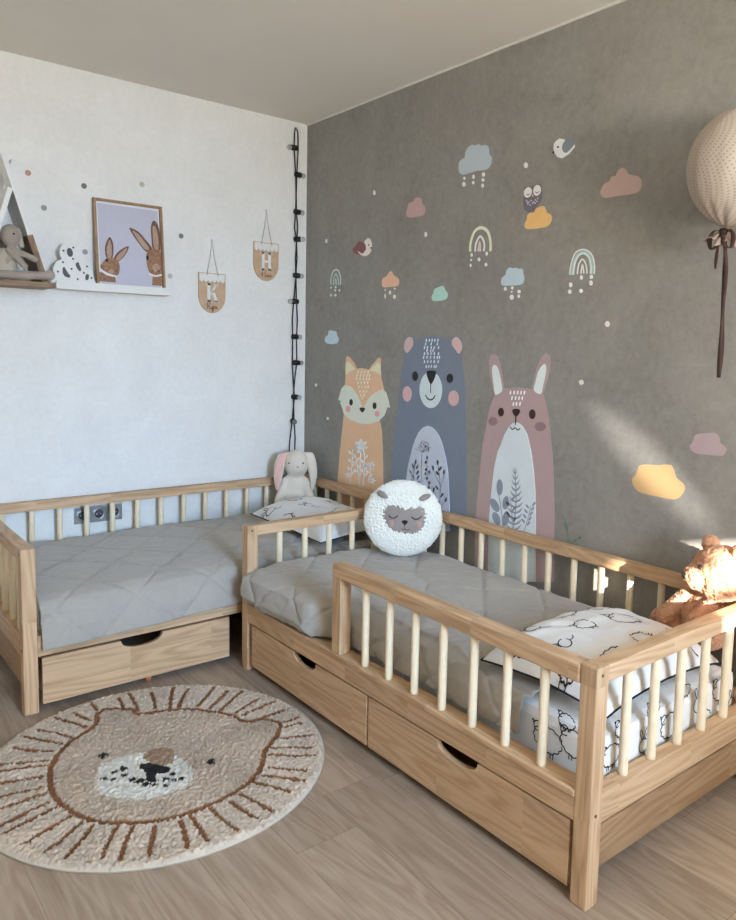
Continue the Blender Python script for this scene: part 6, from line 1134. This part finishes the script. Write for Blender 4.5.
strip([tuple(kp), tuple(kp+Vector((-.006, -.012, -.05))), tuple(kp+Vector((-.002, -.014, -.12))), tuple(kp+Vector((.002, -.012, -.22))), tuple(kp+Vector((.004, -.014, -.32))), tuple(kp+Vector((.004, -.012, -.425)))], .017, 'ribbon_tail', rb, .5)
for sg in (-1, 1):
    strip([tuple(kp), tuple(kp+Vector((-.008, sg*.024, .004))), tuple(kp+Vector((-.010, sg*.036, -.020))), tuple(kp+Vector((-.010, sg*.030, -.050))), tuple(kp+Vector((-.012, sg*.012, -.040))), tuple(kp+Vector((-.006, 0, -.004)))], .014, 'bow_loop', rb, .2)
mb = MB(); mb.lathe([(.010, -.006), (.010, 0)], (0, bl.y, bl.z+.155), 0, 14)

# ------------------------------------------------------------------ lion rug
RC = (-1.442, -1.462); RR = .526
def rug():
    st = .0036; n = int(2*RR/st)+1
    xs = np.linspace(-RR, RR, n); X, Y = np.meshgrid(xs, xs, indexing='ij')
    R = np.hypot(X, Y)
    def dist(pl, closed):
        P = np.array(pl, float); d = np.full(X.shape, 9.0); N = len(P)
        for i in range(N if closed else N-1):
            a = P[i]; b_ = P[(i+1) % N]; v = b_-a; t = np.clip(((X-a[0])*v[0]+(Y-a[1])*v[1])/(v@v+1e-12), 0, 1)
            d = np.minimum(d, np.hypot(X-a[0]-t*v[0], Y-a[1]-t*v[1]))
        return d
    def inside(pl):
        P = pl; ins = np.zeros(X.shape, bool); N = len(P)
        for i in range(N):
            (x0, y0), (x1, y1) = P[i], P[(i+1) % N]
            c = ((y0 > Y) != (y1 > Y)) & (X < (x1-x0)*(Y-y0)/(y1-y0+1e-12)+x0); ins ^= c
        return ins
    rng = np.random.RandomState(4)
    jit = rng.normal(0, .0016, X.shape); jit2 = rng.normal(0, 1, X.shape)
    sm = (jit2+np.roll(jit2, 1, 0)+np.roll(jit2, 1, 1)+np.roll(jit2, (1, 1), (0, 1)))/2
    # broad patches
    k = 24; coarse = rng.normal(0, 1, (n//k+3, n//k+3)); ii = np.arange(n)/k; i0 = ii.astype(int); f = ii-i0; f = f*f*(3-2*f)
    ca = coarse[i0][:, i0]*(1-f)[:, None]*(1-f)[None]+coarse[i0+1][:, i0]*f[:, None]*(1-f)[None]+coarse[i0][:, i0+1]*(1-f)[:, None]*f[None]+coarse[i0+1][:, i0+1]*f[:, None]*f[None]
    cream = np.array((.58, .490, .400)); beige = np.array((.50, .405, .320)); brown = np.array((.22, .105, .050)); dark = np.array((.030, .028, .028)); white = np.array((.68, .66, .60)); nose = np.array((.33, .225, .155)); bind = np.array((.62, .55, .45))
    outline = spline([(-.099,.317),(-.066,.396),(-.02,.414),(.043,.359),(.05,.31),(.138,.279),(.233,.217),(.306,.11),(.324,.041),(.384,.018),(.416,-.04),(.366,-.11),(.284,-.178),(.226,-.254),(.161,-.301),(.071,-.331),(-.033,-.341),(-.119,-.323),(-.194,-.284),(-.259,-.221),(-.302,-.136),(-.319,-.04),(-.309,.056),(-.274,.157),(-.198,.257)], True, 4)
    col = np.empty(X.shape+(3,)); col[:] = cream
    ins = inside(outline); col[ins] = beige
    earp = [(-.09,.325),(-.066,.39),(-.02,.405),(.035,.355),(.04,.315),(-.02,.30)]; earq = [(.30,.11),(.324,.045),(.38,.022),(.405,-.04),(.36,-.1),(.29,.0)]
    for e in (earp, earq): col[inside(e)] = beige*.92
    D = dist(outline, True)+jit
    line = D < .0090
    oa = np.array([math.atan2(y, x) for x, y in outline]); orr = np.array([math.hypot(x, y) for x, y in outline]); so = np.argsort(oa); oa = oa[so]; orr = orr[so]
    NQ = 43
    for q in range(NQ):
        a = 2*PI*(q+.18*math.sin(q*2.3))/NQ-PI
        r0 = float(np.interp(a, oa, orr, period=2*PI))+.020+.006*math.sin(q*1.7); r1 = .487+.010*math.sin(q*3.1)
        if r1-r0 < .022: continue
        pts = [(r*math.cos(a+.012*math.sin(q*5+r*17)), r*math.sin(a+.012*math.sin(q*5+r*17))) for r in np.linspace(r0, r1, 5)]
        line |= (dist(pts, False)+jit) < .0070
    mz = spline([(-.189,-.004),(-.157,.052),(-.101,.06),(-.033,.044),(.002,-.001),(.055,-.075),(.045,-.15),(.003,-.211),(-.074,-.212),(-.135,-.194),(-.192,-.13),(-.21,-.064)], True, 4)
    edge = dist(mz, True); muz = (inside(mz) & (edge+jit > .0)) | (edge < .004+jit*2)
    col[muz] = white
    bn = inside(spline([(-.043,.020),(.008,.050),(.049,.006),(.018,-.065),(-.024,-.049)], True, 4)); col[bn] = nose
    nz_ = inside(spline([(-.071,-.019),(-.033,-.035),(.003,-.085),(-.019,-.108),(-.046,-.100),(-.060,-.128),(-.082,-.118),(-.070,-.073)], True, 3)); col[nz_] = dark
    for (x, y, r) in [(-.177,-.022,.010),(-.157,-.046,.009),(-.142,-.012,.010),(-.116,-.012,.012),(-.124,-.048,.011),(-.112,-.085,.012),(-.098,-.105,.013),(-.075,-.150,.010),(-.033,-.144,.011),(-.006,-.125,.009),(-.017,-.160,.010),(.004,-.168,.009),(-.045,-.175,.008),(-.09,-.132,.012),(-.066,-.128,.012),(-.138,.105,.0145),(.117,-.132,.0145)]:
        col[(np.hypot(X-x, Y-y)+jit*1.6) < r] = dark
    plain_area = ~(muz | line)
    lineonly = line & ~muz
    col[lineonly] = brown
    col *= (1+.09*sm+.06*ca)[..., None]
    rim = R > RR-.005
    col[rim] = bind
    col = np.clip(col, .01, .95)
    H = .0150+.0021*sm+.0012*ca; H[lineonly] -= .0035
    H *= np.clip((RR-R)/.016, 0, 1)**.5
    H = np.maximum(H, .004)
    keep = R <= RR+.0025
    sc_ = np.where(R > RR, RR/np.maximum(R, 1e-9), 1.0)
    idx = -np.ones(X.shape, int); idx[keep] = np.arange(keep.sum())
    V = np.stack([X*sc_, Y*sc_, H], -1)[keep]
    q = np.stack([idx[:-1, :-1], idx[1:, :-1], idx[1:, 1:], idx[:-1, 1:]], -1).reshape(-1, 4); q = q[(q >= 0).all(1)]
    m = 180; base = len(V)
    ring = [(RR*math.cos(2*PI*k/m), RR*math.sin(2*PI*k/m)) for k in range(m)]
    V2 = [(x, y, .005) for x, y in ring]+[(x, y, .0005) for x, y in ring]
    F2 = [[base+k, base+m+k, base+m+(k+1) % m, base+(k+1) % m] for k in range(m)]+[[base+m+k for k in range(m)][::-1]]
    me = bpy.data.meshes.new('lion_rug'); me.from_pydata([tuple(p) for p in V]+V2, [], q.tolist()+F2)
    at = me.color_attributes.new('pile_colour', 'FLOAT_COLOR', 'POINT')
    cc_ = np.ones((len(V)+2*m, 4)); cc_[:len(V), :3] = col[keep]; cc_[len(V):, :3] = bind
    at.data.foreach_set('color', cc_.astype(np.float32).ravel())
    me.polygons.foreach_set('use_smooth', [True]*len(me.polygons))
    nt = NT('tufted_wool', .95, .05); a_ = nt.n('ShaderNodeAttribute'); a_.attribute_name = 'pile_colour'; nt.l(a_.outputs['Color'], nt.b.inputs['Base Color']); tcr = nt.n('ShaderNodeTexCoord'); nzr = nt.n('ShaderNodeTexNoise', Scale=650.0, Detail=3.0); nt.l(tcr.outputs['Object'], nzr.inputs['Vector']); bump(nt, nzr.outputs['Fac'], .6, .004)
    me.materials.append(nt.m)
    o = bpy.data.objects.new('lion_rug', me); o.location = (RC[0], RC[1], 0); link(o)
    tag(o, 'round beige tufted rug with a lion face and brown mane lines on the wooden floor', 'rug')
rug()

# ------------------------------------------------------------------ stickers
SK = STICKER_GAIN
_sm = {}
def smat(c, k):
    if (c, k) not in _sm:
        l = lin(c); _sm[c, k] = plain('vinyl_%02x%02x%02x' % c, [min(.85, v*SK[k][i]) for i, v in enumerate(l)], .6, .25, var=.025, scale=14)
    return _sm[c, k]
for name, label, cat, grp, parts in STICKERS:
    allp = [v for _, _, ss in parts for s in ss for v in s[2]]
    ys = allp[0::2]; zs_ = allp[1::2]
    at = (0, (min(ys)+max(ys))/2e4, (min(zs_)+max(zs_))/2e4)
    single = len(parts) == 1
    root = None if single else ROOT(name, at, label, cat, grp)
    order = 0
    for pname, colr, shapes in parts:
        mb = MB(); order += 1; t1 = .0006+.00025*min(order, 12)
        if name.startswith('owl'): t1 += .0004
        for kind, w, pv in shapes:
            pts = [(pv[i]/1e4, pv[i+1]/1e4) for i in range(0, len(pv), 2)]
            T = lambda a, b_, t: (-t, a, b_)
            if kind == 'l': mb.ribbon(spline(pts, False, 5), w/1e4, .0002, t1, T)
            elif kind == 'k': mb.slab(pts, .0002, t1, T)
            else: mb.slab(spline(pts, True, 3 if len(pts) < 9 else 2), .0002, t1, T)
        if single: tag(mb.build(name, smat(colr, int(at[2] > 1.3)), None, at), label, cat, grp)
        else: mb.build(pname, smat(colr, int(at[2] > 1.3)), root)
DOTS = [(-1.433, 2.053, (168,130,115), 'round brown-pink dot sticker on the white wall, right of the shelf poles'), (-1.197, 2.033, (105,105,100), 'round dark grey dot sticker above the top left corner of the frame'),
        (-.928, 2.081, (170,168,158), 'round pale grey dot sticker above the top right of the frame'), (-1.371, 1.911, (140,140,134), 'round mid-grey dot sticker between the shelf pole and the frame'),
        (-1.198, 1.735, (140,145,148), 'round grey dot sticker touching the left side of the frame'), (-.733, 1.859, (112,112,112), 'round dark grey dot sticker right of the frame, above the K pennant'),
        (-.792, 1.657, (180,172,172), 'round pale pinkish dot sticker by the lower right corner of the frame'), (-.345, 1.572, (205,212,214), 'faint white dot sticker below the H pennant')]
for x, z, c, label in DOTS:
    mb = MB(); mb.slab([(x+.0125*math.cos(a), z+.0125*math.sin(a)) for a in [2*PI*i/20 for i in range(20)]], .0003, .0009, lambda a, b_, t: (a, -t, b_))
    l = lin(c); m_ = plain('dot_%02x%02x%02x' % c, [min(.9, v*1.12) for v in l], .6, .25, var=.02)
    tag(mb.build('dot_wall_sticker', m_, None, (x, 0, z)), label, 'wall sticker', 'dots on the white wall')

# ------------------------------------------------------------------ light
sun_block_mat = plain('sun_block_white', (.7, .7, .7), .9)
o1 = w1.build('window_1', M['trim']); o1['kind'] = 'structure'
mb = MB()
for (x0, x1, z0, z1) in ((WX0, WX1, GZ1, WZ1), (GX1, WX1, WZ0, GZ1), (WX0, GX0, WZ0, GZ1)): mb.box((x0, YF+.002, z0), (x1, YF+.012, z1), 0)  # unseen panels added to keep the sun out around the gap
bl_ = mb.build('sun_block_panel', sun_block_mat, o1)
def area(name, loc, rot, sx, sy, power, col, spread=180):
    l = bpy.data.lights.new(name, 'AREA'); l.shape = 'RECTANGLE'; l.size = sx; l.size_y = sy; l.energy = power; l.color = col; l.spread = math.radians(spread)
    o = bpy.data.objects.new(name, l); o.location = loc; o.rotation_euler = rot; C.objects.link(o); return o
for (n_, loc, rot, sx, sy, pw, col, spr) in AREAS: area(n_, loc, rot, sx, sy, pw, col, spr)
s = bpy.data.lights.new('sun', 'SUN'); s.energy = SUN_E; s.color = (1.0, .90, .76); s.angle = math.radians(.6)
so_ = bpy.data.objects.new('sun', s); so_.location = (-2, -6, 3); so_.rotation_euler = Vector(SUN_D).to_track_quat('-Z', 'Y').to_euler(); C.objects.link(so_)
# sunlight thrown back by a pane outside: a narrow slanted streak on the grey wall
sp_ = bpy.data.lights.new('reflected_sun', 'SPOT'); sp_.energy = STREAK[0]; sp_.spot_size = math.radians(STREAK[1]); sp_.spot_blend = 1.0; sp_.color = (1, .96, .90); sp_.shadow_soft_size = .02
sl = Vector(STREAK[2]); tg = Vector(STREAK[3]); spo = bpy.data.objects.new('reflected_sun', sp_); spo.location = sl
spo.rotation_euler = ((tg-sl).to_track_quat('-Z', 'Y') @ Euler((0, 0, math.radians(STREAK[4]))).to_quaternion()).to_euler(); spo.scale = (1, STREAK[5], 1); C.objects.link(spo)
wd = bpy.data.worlds.new('sky'); SC.world = wd; wd.use_nodes = True
wd.node_tree.nodes['Background'].inputs[0].default_value = (.55, .70, 1.0, 1); wd.node_tree.nodes['Background'].inputs[1].default_value = .5

# ------------------------------------------------------------------ camera
cam = bpy.data.cameras.new('camera'); co = bpy.data.objects.new('camera', cam); C.objects.link(co); SC.camera = co
yaw, pitch, roll = .879, -.1025, .0239
fwv = Vector((math.cos(pitch)*math.cos(yaw), math.cos(pitch)*math.sin(yaw), math.sin(pitch)))
rv = Vector((math.sin(yaw), -math.cos(yaw), 0)); uv = rv.cross(fwv)
r2 = rv*math.cos(roll)+uv*math.sin(roll); u2 = uv*math.cos(roll)-rv*math.sin(roll)
mt = Matrix((r2, u2, -fwv)).transposed().to_4x4(); mt.translation = (-2.3137, -3.7086, 1.3194); co.matrix_world = mt
cam.sensor_fit = 'VERTICAL'; cam.sensor_height = 36; cam.sensor_width = 36*736/920; cam.lens = 755.97*36/920
cam.shift_x = -(405.71-368)/920; cam.shift_y = (427.45-460)/920
cam.clip_start = .05
v = SC.view_settings; v.view_transform = 'Standard'; v.look = 'None'; v.exposure = EXPOSURE; v.gamma = 1; v.use_curve_mapping = False
SC.cycles.use_denoising = True; SC.cycles.max_bounces = 8; SC.cycles.diffuse_bounces = 5
